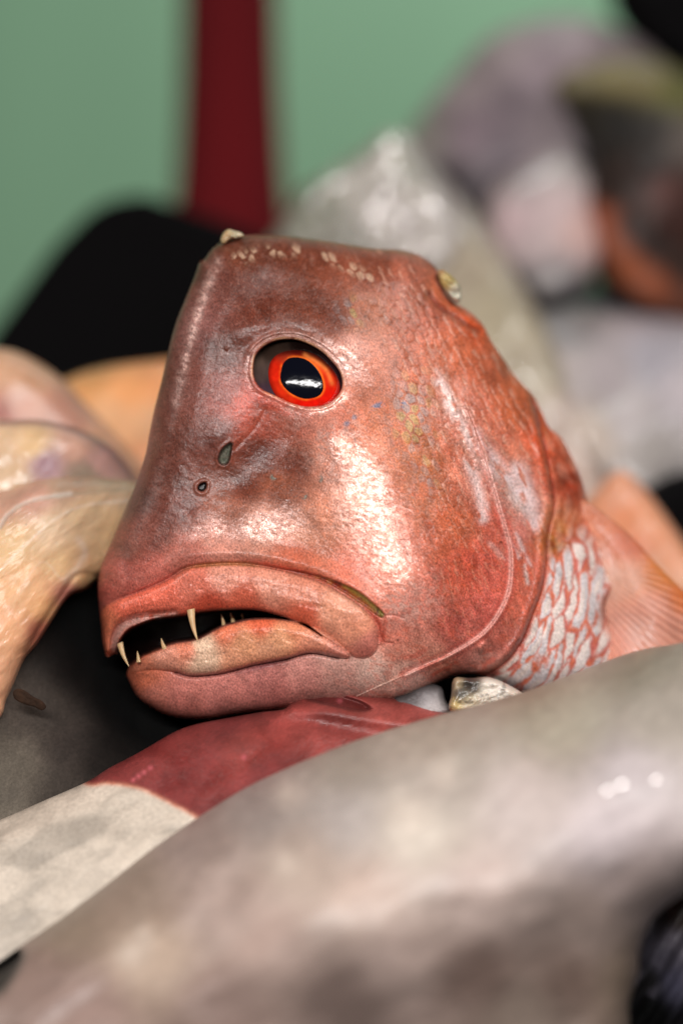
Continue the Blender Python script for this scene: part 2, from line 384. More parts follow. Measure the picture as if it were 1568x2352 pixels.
NOSE1 = [(533, 1018), (520, 1022), (508, 1034), (501, 1052), (504, 1064), (514, 1068), (524, 1062), (529, 1046)]
NOSE2 = [(474, 1108), (463, 1108), (454, 1116), (454, 1126), (464, 1130), (474, 1122)]
SLIT = [(985, 676), (1005, 700), (1040, 724), (1070, 742), (1100, 760)]

cache = {}
def fields(P):
    k = len(P)
    if k in cache: return cache[k]
    F = {}
    F['up'] = sdf(P, UPLIP, 220); F['low'] = sdf(P, LOWLIP, 180); F['cav'] = sdf(P, CAV, 220); F['wed'] = sdf(P, WEDGE, 120); F['eye'] = sdf(P, EYE, 120)
    F['pre'] = line_field(P, PREOP, 60, full=True); F['ope'] = line_field(P, OPERC, 60, full=True); F['pec'] = line_field(P, PECB, 40, full=True); F['fur'] = line_field(P, FURROW, 30)
    F['n1'] = sdf(P, NOSE1, 40); F['n2'] = sdf(P, NOSE2, 40); F['slit'] = line_field(P, SLIT, 20)
    F['lb'] = line_field(P, LOW_BOT[:8], 40)
    F['upt'] = line_field(P, UP_TOP[:14], 60)
    # scales beyond the gill cover, laid out along its curve
    d, s, a = F['ope']; dd = d * -s
    F['opd'] = dd
    wob = 14 * (fbm(P, 60, 5) - .5)
    F['cell_w'] = cells(np.stack([(a + 60 * (fbm(P, 70, 9) - .5)) / 84 - .012 * dd, (dd + 2.0 * wob) / 23], 1), 3, .75)
    Q = rot(P + 16 * np.stack([fbm(P, 50, 3) - .5, fbm(P, 50, 4) - .5], 1), 62)
    F['cell_n'] = cells(Q / np.array([30., 17.]), 5, .5)
    F['cell_s'] = cells(rot(P + 10 * np.stack([fbm(P, 30, 3) - .5, fbm(P, 30, 4) - .5], 1), 75) / np.array([22., 12.]), 8, .6)
    cache[k] = F
    return F

def masks(P, F):
    x, y = P[:, 0], P[:, 1]
    dd = F['opd']                                        # positive beyond the gill cover
    n = fbm(P, 70, 21)
    body = sstep(dd, 2, 12) * sstep(y, 600, 760)
    white = sstep(dd, 4, 16) * sstep(y + .35 * (x - 1240) + 120 * (n - .5), 1250, 1330)
    pec = F['pec'][0] * -F['pec'][1]
    white = white * (1 - sstep(pec, -34, -6) * sstep(y, 1100, 1200) * (1 - sstep(y, 1430, 1500)))
    nape = sstep(x - .55 * (y - 700) * 0 + .30 * (900 - y) + 90 * (n - .5), 870, 960) * (1 - sstep(y, 1080, 1420)) * (dd < 4)
    nape = nape * sstep(y, 540, 600)
    side = sstep(x + 60 * (n - .5) + .12 * (y - 1200), 930, 1010) * sstep(y, 880, 980) * (1 - sstep(y, 1420, 1540)) * sstep(-F['pre'][0] * F['pre'][1] * -1, -400, 400)
    return body, white, nape, side

def head_disp(P, d):
    F = fields(P); x, y = P[:, 0], P[:, 1]; h = np.zeros(len(P)); mm = .001
    # mouth
    h += 4.9 * mm * pillow(F['up'], 42)
    lowamp = 4.5 * sstep(x, 300, 420) + 3.0
    h += lowamp * mm * pillow(F['low'], 30) * .8
    cav = F['cav']
    h -= 34 * mm * sstep(cav, -1, 9)
    h -= 2.6 * mm * sstep(F['wed'], -2, 6)
    g = F['upt'][0]; side_out = F['up'] < 0
    h -= 1.6 * mm * np.exp(-(g / 5) ** 2) * sstep(x, 230, 330)
    h += 2.2 * mm * np.exp(-((g - 26) / 20) ** 2) * side_out * (y < 1480) * sstep(x, 240, 420) * (1 - sstep(x, 840, 900))
    h -= 1.4 * mm * np.exp(-(F['lb'][0] / 5) ** 2)
    h -= 1.2 * mm * np.exp(-(line_field(P, [(868, 1398), (884, 1418), (882, 1450), (878, 1474), (900, 1478)], 12)[0] / 2.5) ** 2)
    h -= .6 * mm * np.exp(-(line_field(P, [(884, 1415), (905, 1413), (925, 1420)], 8)[0] / 2.0) ** 2)
    gl = line_field(P, [(258, 1500), (260, 1466), (274, 1434), (318, 1416), (400, 1406)], 20)[0]
    h -= 2.2 * mm * np.exp(-((gl) / 7) ** 2)
    # eye socket and lid folds
    e = F['eye']
    h -= 9 * mm * sstep(e, -1.5, 5)
    h += .35 * mm * np.exp(-((e + 6) / 5) ** 2) * (.4 + 1.2 * fbm(P, 40, 65))
    top = sstep(-(y - 850), -10, 60)
    h += .6 * mm * np.exp(-((e + 15) / 8) ** 2) * top - .3 * mm * np.exp(-((e + 11) / 2.5) ** 2) * top
    h += 2.5 * mm * np.exp(-((e + 50) / 40) ** 2) * sstep(-(y - .25 * (x - 690) - 840), -10, 70)
    # nostrils
    for kx, r in (('n1', 9.), ('n2', 7.)):
        h -= 2.6 * mm * sstep(F[kx], -1, 5); h += .3 * mm * np.exp(-((F[kx] + 4) / 4) ** 2)
    # gill cover plates
    dp = F['pre'][0] * F['pre'][1]                        # + to one side
    inner = -dp
    fade = sstep(F['pre'][2], 60, 240)
    h += (1.8 * mm * sstep(-inner * -1, -3, 4) * np.exp(-np.clip(inner, 0, None) / 70) + .3 * mm * np.exp(-((inner - 5) / 5) ** 2)) * fade * (inner > -8) * 1.0
    dd = F['opd']
    h -= 3.5 * mm * sstep(dd, -3, 4) * np.exp(-np.clip(dd, 0, None) / 110)
    h -= 1.2 * mm * np.exp(-(dd / 5) ** 2)
    h += 1.2 * mm * np.exp(-((dd + 12) / 9) ** 2)
    # pectoral base
    pd = F['pec'][0] * -F['pec'][1]
    h += 3 * mm * np.exp(-((pd + 14) / 16) ** 2) * sstep(y, 1150, 1230) * (1 - sstep(y, 1380, 1440))
    h -= 5 * mm * np.exp(-((x - 1396) / 14) ** 2 - ((y - 1395) / 24) ** 2)
    # furrows above the gill cover and the cut at the nape
    h -= .45 * mm * np.exp(-(F['fur'][0] / 9) ** 2)
    h -= 2.2 * mm * np.exp(-(F['slit'][0] / 7) ** 2); h += .7 * mm * np.exp(-((F['slit'][0] - 14) / 8) ** 2)
    # forehead crest, snout folds
    cr = line_field(P, [(500, 600), (462, 690), (432, 800), (405, 920), (384, 1020)], 20)[0]
    h += .7 * mm * np.exp(-(cr / 22) ** 2)
    l2 = line_field(P, [(610, 940), (590, 975), (560, 1010), (535, 1035)], 12)[0]; h -= .3 * mm * np.exp(-(l2 / 5) ** 2)
    l3 = line_field(P, [(480, 1240), (430, 1180), (470, 1150)], 12)[0]; h -= .3 * mm * np.exp(-(l3 / 14) ** 2)
    # scales
    body, white, nape, side = masks(P, F)
    f1, ed, rv, sd = F['cell_w']
    h += .5 * mm * (np.clip(ed, 0, .5) - .25) * body
    f1, ed, rv, sd = F['cell_n']
    sc_ = (sstep(ed, 0, .35) - .5) + .5 * sd
    h += .20 * mm * sc_ * nape * sstep(fbm(P, 45, 29), .3, .6)
    f1, ed, rv, sd = F['cell_s']
    h += .16 * mm * ((sstep(ed, 0, .4) - .5) + .4 * sd) * side * (1 - nape)
    lipm = np.clip(sstep(F['up'], 0, 8) + sstep(F['low'], 0, 8), 0, 1)
    h += .65 * lipm * mm * (.9 * (fbm(P, 26, 101, 3) - .5) + .35 * (fbm(rot(P, -8, 1, 5), 5, 103, 3) - .5) + .7 * (fbm(rot(P, 12, 4, 1), 18, 105, 3) - .5))
    # lumps
    lump = (fbm(P, 55, 31, 4) - .5)
    plain_ = (1 - sstep(F['up'], -6, 0)) * (1 - sstep(F['low'], -6, 0))
    h += .7 * mm * lump * plain_ + .12 * mm * (fbm(P, 12, 41, 3) - .5) + .16 * mm * (fbm(rot(P, 20, 3, 1), 9, 49, 3) - .5)
    h += .7 * mm * (fbm(rot(P, 65, 3, 1), 10, 45, 3) - .5) * sstep(x, 880, 1000) * (1 - sstep(cav, -5, 0))
    # knobs on the throat, wrinkles near the opercle
    for (kx, ky, r, a) in ((1103, 1490, 10, 1.6), (1110, 1480, 6, 1.0), (700, 1075, 4, .4), (520, 800, 4, .6), (1300, 1110, 18, -3), (1318, 1085, 14, 2)):
        h += a * mm * np.exp(-((x - kx) ** 2 + (y - ky) ** 2) / (r * r))
    return h

PIG = [(560, 570, (98, 54, 40)), (700, 600, (112, 60, 44)), (860, 600, (132, 72, 54)), (940, 620, (160, 92, 74)), (600, 680, (96, 48, 36)), (720, 700, (106, 54, 38)),
       (480, 640, (110, 66, 60)), (450, 760, (124, 80, 78)), (420, 900, (114, 70, 64)), (400, 1000, (110, 66, 58)), (370, 1100, (106, 62, 54)), (310, 1150, (86, 58, 56)), (300, 1250, (126, 74, 66)),
       (500, 800, (98, 56, 48)), (520, 900, (138, 78, 72)), (480, 1000, (112, 64, 56)), (420, 1180, (108, 60, 52)), (350, 1220, (124, 72, 64)), (270, 1320, (160, 84, 78)),
       (560, 930, (196, 92, 76)), (600, 960, (172, 82, 66)), (680, 960, (186, 96, 76)), (600, 1040, (98, 44, 30)), (680, 1060, (106, 50, 34)), (640, 1120, (134, 76, 56)), (560, 1120, (106, 54, 40)), (530, 1180, (150, 92, 74)),
       (600, 1200, (206, 150, 134)), (500, 1230, (196, 136, 124)), (430, 1270, (182, 110, 100)), (350, 1320, (176, 98, 90)), (700, 1220, (200, 136, 112)), (760, 1200, (214, 140, 112)), (680, 1280, (196, 108, 84)),
       (760, 1050, (224, 150, 128)), (800, 1120, (226, 160, 140)), (850, 1250, (230, 154, 134)), (900, 1320, (228, 138, 116)), (820, 1300, (216, 124, 104)), (760, 970, (212, 118, 92)), (850, 1000, (206, 124, 92)),
       (800, 800, (196, 136, 122)), (860, 860, (198, 122, 98)), (760, 740, (112, 58, 42)), (840, 730, (168, 104, 80)), (900, 960, (206, 124, 92)), (950, 1050, (198, 116, 80)), (960, 1150, (196, 106, 74)),
       (1000, 1250, (200, 98, 70)), (1050, 1200, (196, 98, 66)), (1030, 1330, (202, 88, 66)), (1080, 1300, (196, 82, 64)), (1130, 1300, (208, 96, 82)), (1120, 1400, (206, 96, 86)), (1040, 1440, (190, 88, 78)),
       (960, 1400, (222, 124, 108)), (920, 1450, (218, 128, 112)), (940, 1500, (214, 140, 124)), (980, 860, (196, 108, 80)), (950, 700, (178, 102, 80)), (1000, 720, (186, 100, 78)), (1050, 800, (192, 98, 66)),
       (1100, 850, (190, 96, 66)), (1100, 950, (200, 102, 74)), (1180, 930, (196, 98, 62)), (1060, 1010, (212, 118, 92)), (1130, 1070, (210, 132, 116)), (1200, 1150, (212, 136, 122)), (1120, 1130, (206, 122, 104)),
       (1180, 1060, (206, 118, 92)), (1150, 1200, (204, 96, 78)), (1190, 1220, (204, 116, 104)), (1210, 1300, (206, 98, 76)), (1190, 1400, (208, 104, 84)), (1150, 1450, (208, 110, 96)),
       (1250, 1020, (208, 84, 48)), (1290, 1080, (200, 90, 62)), (1320, 1110, (180, 64, 38)), (1280, 1200, (204, 120, 84)), (1270, 1240, (196, 100, 44)), (1350, 1250, (212, 112, 84)), (1390, 1330, (210, 110, 88)),
       (1400, 1420, (206, 128, 112)), (1100, 760, (204, 88, 50)), (1030, 690, (196, 96, 60)),
       (350, 1600, (214, 138, 126)), (330, 1560, (206, 118, 92)), (420, 1600, (208, 134, 128)), (520, 1600, (204, 134, 130)), (620, 1570, (200, 132, 130)), (700, 1560, (204, 146, 142)), (780, 1545, (214, 170, 164)),
       (860, 1560, (222, 196, 190)), (940, 1540, (222, 184, 174)), (900, 1590, (224, 198, 190)), (1000, 1520, (212, 140, 122)), (1100, 1520, (196, 126, 116)), (1060, 1480, (204, 110, 98)), (1180, 1560, (194, 130, 120)),
       (1350, 1560, (205, 180, 176))]

def head_col(P):
    F = fields(P); x, y = P[:, 0], P[:, 1]
    c = paint(P, PIG, 16, 2.0) * (np.array([1.08, .95, .84])[None] * (1 - sstep(x, 880, 1020))[:, None] + np.array([1.02, 1.03, .98])[None] * sstep(x, 880, 1020)[:, None])
    body, white, nape, side = masks(P, F)
    # blotches and streaks
    b = fbm(P, 46, 61, 5); b2 = fbm(rot(P, 70, 3.2, 1), 11, 71, 4); b3 = fbm(rot(P, 25, 2.4, 1), 8, 75, 3)
    c = c * (1 + .55 * (b - .5))[:, None]
    c = c * (1 + .95 * (b2 - .5) * sstep(x, 800, 980))[:, None]
    c = c * (1 + .40 * (b3 - .5) * (1 - sstep(x, 800, 980)))[:, None]
    orange = sstep(b3, .56, .74) * sstep(x, 700, 850) * sstep(y, 850, 1000)
    c = mix(c, lin((206, 84, 48)), .35 * orange)
    brown = sstep(fbm(P, 60, 83), .5, .7) * (1 - sstep(y, 1180, 1290)) * (1 - sstep(x, 760, 900))
    c = mix(c, lin((108, 58, 44)), .30 * brown)
    # nape scales
    f1, ed, rv, sd = F['cell_n']
    edge = (1 - sstep(ed, .04, .26))
    c = mix(c, c * .6, edge * nape * .45 * sstep(fbm(P, 45, 29), .3, .6))
    c = mix(c, lin((222, 164, 140)), sstep(sd, .1, .45) * (rv > .4) * .45 * nape)
    irid = np.exp(-(((x - 945) / 48) ** 2 + ((y - 955) / 90) ** 2)) + .8 * np.exp(-(((x - 815) / 40) ** 2 + ((y - 715) / 28) ** 2)) + .6 * np.exp(-(((x - 980) / 30) ** 2 + ((y - 1090) / 60) ** 2))
    c = mix(c, mix(np.tile(lin((186, 176, 110)), (len(P), 1)), lin((150, 166, 170)), (rv > .6) * 1.), np.clip(irid, 0, 1) * (rv > .35) * sstep(ed, .1, .3) * .55)
    f1, ed, rv, sd = F['cell_s']
    c = mix(c, lin((150, 62, 30)), (1 - sstep(ed, .03, .30)) * side * (1 - nape) * .55 * sstep(fbm(P, 50, 141), .35, .6))
    c = mix(c, lin((226, 150, 120)), sstep(sd, .15, .45) * (rv > .6) * side * .5)
    tb = line_field(P, [(545, 592), (600, 580), (670, 574), (740, 584), (800, 612), (850, 640)], 20)[0]
    f1, ed, rv, sd = F['cell_n']
    c = mix(c, lin((206, 168, 140)), .75 * np.exp(-(tb / 12) ** 2) * (rv > .35) * sstep(ed, .1, .35))
    pp = np.exp(-(((x - 1020) / 60) ** 2 + ((y - 1270) / 130) ** 2)); c = mix(c, lin((156, 70, 40)), .5 * pp * sstep(fbm(rot(P, 75, 2, 1), 18, 143), .4, .6))
    pw = np.exp(-(((x - 960) / 50) ** 2 + ((y - 1120) / 110) ** 2)); c = mix(c, lin((166, 92, 50)), .5 * pw * sstep(fbm(P, 24, 145), .4, .6))
    # white streaks on the gill cover
    for (pts, wd_, am, col) in (([(1010, 880), (1050, 960), (1100, 1040), (1160, 1110), (1200, 1170)], 12, .9, (244, 218, 214)),
                                ([(1085, 1000), (1130, 1060), (1185, 1130)], 17, .85, (236, 214, 216)),
                                ([(1075, 1060), (1100, 1130), (1110, 1190)], 12, .8, (242, 212, 208)),
                                ([(1190, 1080), (1215, 1150), (1225, 1200)], 19, .85, (240, 214, 214)),
                                ([(1040, 900), (1000, 850)], 5, .5, (232, 190, 180)),
                                ([(1128, 1250), (1170, 1290), (1200, 1260)], 7, .4, (226, 180, 170)),
                                ([(1205, 1300), (1212, 1340)], 5, .7, (234, 214, 208)), ([(1185, 1225), (1200, 1262), (1220, 1300)], 5, .6, (232, 206, 204)), ([(1160, 1230), (1190, 1280)], 6, .5, (232, 206, 204))):
        q = line_field(P, pts, 20)[0] + 10 * (fbm(P, 22, 91) - .5)
        c = mix(c, lin(col), am * np.exp(-(q / wd_) ** 2) * sstep(fbm(rot(P, 68, 3, 1), 14, 93), .33, .55))
    # thin reddish lines and pale edge of the plates
    q = F['pre'][0] * F['pre'][1]
    fade = sstep(F['pre'][2], 150, 300)
    c = mix(c, lin((236, 176, 164)), .7 * np.exp(-((F['pre'][0] - 2) / 4.0) ** 2) * fade)
    c = mix(c, lin((190, 70, 60)), .35 * np.exp(-((F['pre'][0] - 10) / 5) ** 2) * fade)
    dd = F['opd']
    c = mix(c, lin((150, 44, 24)), .75 * np.exp(-((dd - 2) / 5) ** 2))
    c = mix(c, lin((226, 96, 30)), .6 * np.exp(-((dd - 12) / 9) ** 2) * sstep(fbm(P, 40, 15), .45, .65))
    c = mix(c, lin((190, 140, 40)), .6 * np.exp(-(((x - 1280) / 22) ** 2 + ((y - 1240) / 40) ** 2)) * sstep(fbm(P, 16, 17), .4, .6))
    c = mix(c, lin((90, 48, 20)), .6 * np.exp(-(((x - 1278) / 22) ** 2 + ((y - 1260) / 50) ** 2)) * sstep(fbm(P, 14, 18), .5, .65))
    # white scales with red outlines
    f1, ed, rv, sd = F['cell_w']
    t = 80 * (fbm(P, 40, 19) - .5)
    wcell = mix(np.tile(lin((240, 222, 214)), (len(P), 1)), lin((216, 206, 208)), sstep(rv, .4, .6) * sstep(f1, .1, .35) * .9)
    red = (1 - sstep(ed + .7 * (fbm(rot(P, 75, 2, 1), 16, 23) - .5), .04, .34)); redc = mix(np.tile(lin((206, 92, 76)), (len(P), 1)), lin((222, 104, 62)), (rv > .5) * 1.)
    c = mix(c, mix(wcell, redc, red * .92), white)
    up_body = body * (1 - white)
    c = mix(c, lin((226, 156, 130)), up_body * sstep(ed, .2, .5) * .35); c = mix(c, lin((150, 60, 34)), up_body * (1 - sstep(ed, .03, .2)) * .5)
    # lips
    u = F['up']; L1 = paint(P, [(240, 1440, (222, 112, 84)), (300, 1385, (226, 96, 76)), (370, 1360, (226, 98, 78)), (440, 1340, (222, 108, 90)), (520, 1320, (230, 138, 120)), (560, 1380, (206, 88, 66)), (620, 1340, (228, 136, 116)), (700, 1360, (226, 130, 108)), (760, 1400, (230, 140, 114)),
                             (820, 1440, (228, 134, 108)), (850, 1480, (214, 116, 104)), (800, 1380, (228, 144, 122)), (480, 1395, (190, 66, 46)), (700, 1410, (206, 84, 60))], 14) * np.array([1.0, 1.22, 1.15])
    L1 = L1 * (1 + .35 * (fbm(P, 20, 51) - .5))[:, None]
    c = mix(c, L1, sstep(u, -2, 4))
    gum = line_field(P, [(262, 1510), (264, 1476), (280, 1442), (318, 1424), (400, 1413)], 20)[0]
    c = mix(c, lin((214, 166, 154)), .9 * np.exp(-(gum / 9) ** 2) * sstep(fbm(P, 12, 131), .2, .5))
    c = mix(c, lin((186, 120, 40)), .6 * np.exp(-((F['upt'][0] - 2) / 3) ** 2) * sstep(x, 400, 470) * (1 - sstep(x, 560, 620)))
    l = F['low']; L2 = paint(P, [(330, 1540, (204, 110, 82)), (380, 1510, (216, 134, 112)), (430, 1490, (222, 120, 92)), (460, 1480, (232, 190, 164)), (470, 1520, (226, 180, 154)), (520, 1450, (226, 112, 76)), (560, 1480, (228, 148, 108)), (600, 1430, (226, 92, 52)), (640, 1470, (230, 152, 112)),
                              (680, 1440, (228, 130, 92)), (720, 1480, (226, 136, 108)), (780, 1500, (214, 128, 112)), (540, 1520, (226, 146, 112)), (620, 1500, (222, 146, 112))], 12) * np.array([1.04, 1.12, 1.05])
    L2 = L2 * (1 + .35 * (fbm(P, 26, 53) - .5))[:, None]
    c = mix(c, L2, sstep(l, -2, 4))
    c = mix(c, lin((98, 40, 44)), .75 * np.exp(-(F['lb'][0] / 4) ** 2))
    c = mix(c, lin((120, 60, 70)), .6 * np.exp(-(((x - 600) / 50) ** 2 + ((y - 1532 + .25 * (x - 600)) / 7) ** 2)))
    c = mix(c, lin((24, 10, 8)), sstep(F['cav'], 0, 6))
    wg = sstep(F['wed'], -1, 3)
    c = mix(c, mix(np.tile(lin((26, 12, 8)), (len(P), 1)), lin((140, 128, 44)), sstep(x, 680, 740) * sstep(fbm(P, 14, 57), .25, .55)), wg)
    c = mix(c, lin((178, 58, 36)), .7 * np.exp(-((F['upt'][0] - 8) / 8) ** 2) * (u < 0) * sstep(x, 520, 620))
    # eye surroundings
    e = F['eye']
    c = mix(c, lin((20, 12, 11)), sstep(e, -1, 3))
    c = mix(c, lin((214, 160, 118)), .75 * np.exp(-((e + 3) / 2.6) ** 2) * sstep(fbm(P, 26, 63), .35, .6))
    c = mix(c, lin((210, 60, 34)), .5 * np.exp(-((e + 16) / 14) ** 2) * sstep(y, 860, 910) * (1 - sstep(x, 640, 720)))
    c = mix(c, lin((214, 170, 160)), .55 * np.exp(-((e + 24) / 16) ** 2) * sstep(x, 700, 760) * (1 - sstep(y, 830, 880)) * sstep(fbm(P, 14, 59), .42, .6))
    # nostrils
    c = mix(c, lin((92, 92, 78)), sstep(F['n1'], 1, 4)); c = mix(c, lin((30, 20, 16)), np.exp(-((F['n1'] - .5) / 2) ** 2) * .9)
    c = mix(c, lin((30, 20, 20)), sstep(F['n2'], 0, 3))
    # little blue spots
    for (bx, by, r1, r2, an) in ((866, 932, 17, 7, -25), (812, 958, 8, 6, 0), (796, 972, 7, 8, 30), (737, 1100, 5, 9, 0), (700, 1140, 5, 8, 20), (628, 1096, 8, 7, 0), (925, 928, 8, 10, 0)):
        Q = rot(P - np.array([bx, by]), an)
        c = mix(c, lin((96, 112, 142)) if by < 1000 else lin((112, 122, 112)), .85 * np.exp(-((Q[:, 0] / r1) ** 2 + (Q[:, 1] / r2) ** 2) ** 2) * sstep(fbm(P, 7, 77, 2), .3, .5))
    # red flecks on the throat
    fl = sstep(fbm(rot(P, -28, 4, 1), 12, 87, 3), .55, .68) * sstep(x, 860, 980) * sstep(y, 1470, 1510) * (dd < 0)
    c = mix(c, lin((206, 80, 58)), .55 * fl)
    for (bx, by, r) in ((913, 1470, 2.6), (855, 1323, 2.2), (1150, 1245, 3)):
        c = mix(c, lin((30, 14, 12)), np.exp(-((x - bx) ** 2 + (y - by) ** 2) / r ** 2))
    c = mix(c, lin((86, 34, 36)), .8 * np.exp(-(((x - 1396) / 15) ** 2 + ((y - 1395) / 26) ** 2)))
    c = mix(c, lin((90, 30, 28)), .6 * np.exp(-(F['slit'][0] / 7) ** 2))
    c = mix(c, lin((224, 90, 40)), .6 * np.exp(-((F['slit'][0] - 10) / 7) ** 2) * (y < x - 330) * (x > 1020))
    c = mix(c, lin((244, 196, 182)), .6 * head_sheen(P) * (1 - sstep(F['up'], -3, 0)))  # highlights on cheek, snout and brow painted in as pale pink
    c = c * .97 + .03 * (c @ np.array([.3, .5, .2]))[:, None] * np.array([1.05, 1.0, .9])
    return c

def head_sheen(P):  # mask of painted highlights, also raises metallic and coat where they sit
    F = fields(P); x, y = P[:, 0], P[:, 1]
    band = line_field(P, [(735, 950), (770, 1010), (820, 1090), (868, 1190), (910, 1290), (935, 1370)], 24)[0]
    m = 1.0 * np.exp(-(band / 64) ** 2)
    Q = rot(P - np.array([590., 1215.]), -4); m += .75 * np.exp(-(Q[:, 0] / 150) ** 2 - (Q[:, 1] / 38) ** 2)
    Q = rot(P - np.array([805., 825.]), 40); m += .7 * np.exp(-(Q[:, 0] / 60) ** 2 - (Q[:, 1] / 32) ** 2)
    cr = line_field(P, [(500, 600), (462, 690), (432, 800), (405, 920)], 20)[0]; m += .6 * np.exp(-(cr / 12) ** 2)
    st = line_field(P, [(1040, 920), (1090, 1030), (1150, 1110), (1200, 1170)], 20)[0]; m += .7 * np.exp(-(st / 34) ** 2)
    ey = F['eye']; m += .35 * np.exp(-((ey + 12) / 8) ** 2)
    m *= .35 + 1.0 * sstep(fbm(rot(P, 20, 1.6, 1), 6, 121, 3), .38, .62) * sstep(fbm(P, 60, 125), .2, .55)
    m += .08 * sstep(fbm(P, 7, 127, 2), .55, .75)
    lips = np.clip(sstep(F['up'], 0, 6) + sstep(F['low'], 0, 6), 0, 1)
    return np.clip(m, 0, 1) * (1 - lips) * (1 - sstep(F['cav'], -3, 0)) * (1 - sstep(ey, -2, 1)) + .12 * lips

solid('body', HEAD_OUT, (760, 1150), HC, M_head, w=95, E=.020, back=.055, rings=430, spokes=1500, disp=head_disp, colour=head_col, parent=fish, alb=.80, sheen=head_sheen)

# eye -----------------------------------------------------------------


HEY = -.0008
def dome(P):
    q = P - np.array([698., 898.]); r2 = (q[:, 0] / 150) ** 2 + (q[:, 1] / 135) ** 2
    return HEY - .0125 * (1 - np.sqrt(np.clip(1 - r2, .02, 1)))
def patch(name, poly, off, colour, parent, rings=40, spokes=160, mat=M_eye, thick=.001):
    c = np.mean(smooth_curve(poly, 60), 0)
    O = smooth_curve(poly, spokes); f = np.arange(1, rings + 1) / rings
    P = np.vstack([c[None], (c + (O[None] - c) * f[:, None, None]).reshape(-1, 2)])
    h = dome(P) + off
    PB = P; hB = h - thick; n = spokes
    PA = np.vstack([P, c + (O - c) * 1.001]); H = np.concatenate([h, h[-n:] - thick])
    k = (D - H) / D; V = np.stack([(PA[:, 0] - CX) * S * k, -H, (CY - PA[:, 1]) * S * k + Z0], 1)
    idx = 1 + np.arange(rings + 1)[:, None] * n + np.arange(n)[None]
    a = idx[:-1]; b = idx[1:]; an = np.roll(a, -1, 1); bn = np.roll(b, -1, 1)
    Q = np.stack([a, b, bn, an], -1).reshape(-1, 4); i0 = idx[0]
    T = np.vstack([np.stack([np.zeros(n, int), i0, np.roll(i0, -1)], -1), Q[:, [0, 1, 2]], Q[:, [0, 2, 3]]])
    if np.sum(O[:, 0] * np.roll(O[:, 1], -1) - np.roll(O[:, 0], -1) * O[:, 1]) > 0: T = T[:, ::-1]
    return mesh_from(name, V, T, mat, parent, colour(PA), PA / 1000.)
PUP = [ze(*p) for p in [(598, 640), (630, 530), (700, 468), (800, 458), (900, 482), (1000, 555), (1080, 665), (1115, 780), (1108, 870), (1050, 935), (930, 965), (820, 945), (700, 880), (618, 790), (592, 710)]]
IRIS = [ze(*p) for p in [(445, 620), (480, 500), (560, 420), (700, 372), (860, 375), (1010, 420), (1130, 500), (1230, 600), (1300, 720), (1322, 840), (1285, 950), (1190, 1040), (1050, 1085), (900, 1090), (760, 1060), (620, 1000), (520, 900), (460, 770)]]
def c_ball(P):
    c = paint(P, [(590, 860, (70, 56, 52)), (600, 900, (62, 46, 56)), (620, 800, (44, 32, 26)), (700, 780, (16, 8, 7)), (780, 860, (30, 14, 18)), (570, 840, (96, 78, 66))], 14)
    return c * (1 + .5 * (fbm(rot(P, 80, 3, 1), 9, 7) - .5))[:, None]
def c_iris(P):
    d = -sdf(P, PUP, 80); e = sdf(P, IRIS, 80)
    c = paint(P, [(640, 850, (206, 34, 14)), (700, 930, (216, 22, 10)), (770, 870, (204, 44, 18)), (740, 820, (210, 70, 30)), (690, 812, (150, 30, 16)), (660, 820, (150, 46, 26)), (760, 910, (200, 20, 10)), (650, 910, (200, 42, 16))], 14)
    c = mix(c, lin((232, 110, 34)), .8 * np.exp(-((d - 2) / 2.6) ** 2) * sstep(fbm(P, 30, 43), .2, .5))
    c = mix(c, lin((110, 14, 8)), .75 * (1 - sstep(e, 0, 13)))
    c = mix(c, lin((40, 10, 7)), .85 * (1 - sstep(e, 3, 22)) * sstep(-(P[:, 1] - .35 * (P[:, 0] - 690)), -850, -815))  # shadow over the top of the iris painted into its colour
    c = mix(c, lin((238, 140, 70)), .45 * np.exp(-((line_field(P, [(700, 815), (745, 845), (762, 880)], 14)[0]) / 5) ** 2))
    return c * (1 + .6 * (fbm(P, 11, 47) - .5))[:, None]
big_eye = [(685 + 1.07 * (x - 685), 857 + 1.07 * (y - 857)) for x, y in EYE]
eye = patch('eye', big_eye, 0, c_ball, fish, 60, 160, thick=.004)
iris = patch('iris', IRIS, .00006, c_iris, eye, 50, 160, thick=.0002)
patch('pupil', PUP, .00012, lambda P: np.tile(lin((10, 11, 20)), (len(P), 1)), eye, 40, 120, thick=.0002)

# teeth ---------------------------------------------------------------
def tooth(base, tip, r, h0, h1, bend=0.0):
    n, k = 10, 14; V = []
    b = np.array(base, float); t = np.array(tip, float); ax = t - b; nx = np.array([-ax[1], ax[0]]) / np.hypot(*ax)
    for i in range(n + 1):
        u = i / n; c = b + ax * u + nx * bend * math.sin(u * math.pi); rr = r * (1 - u) ** .7 * (1 - .15 * u) + .4
        for j in range(k):
            a = 2 * math.pi * j / k
            p = c + nx * rr * math.cos(a); h = h0 + (h1 - h0) * u + rr * S * math.sin(a)
            V.append(W(p[0], p[1], h))
    F = [(i * k + j, i * k + (j + 1) % k, (i + 1) * k + (j + 1) % k, (i + 1) * k + j) for i in range(n) for j in range(k)]
    mesh_from('tooth', V, F, M_tooth, fish)
HL = .004
tooth(z2(543, 340), z2(577, 498), 9.5, .0055, .0075, 3)
tooth(z2(196, 505), z2(241, 622), 7.5, -.009, -.005, 3)
tooth(z2(424, 545), z2(398, 482), 7, -.001, -.002, -2)
tooth(z2(288, 600), z2(281, 545), 5, -.006, -.007, 0)
tooth(z2(705, 425), z2(690, 362), 5, -.010, -.008, 1)
tooth(z2(750, 405), z2(735, 355), 5, -.011, -.009, 1)
tooth(z2(800, 400), z2(792, 360), 4, -.012, -.010, 1)

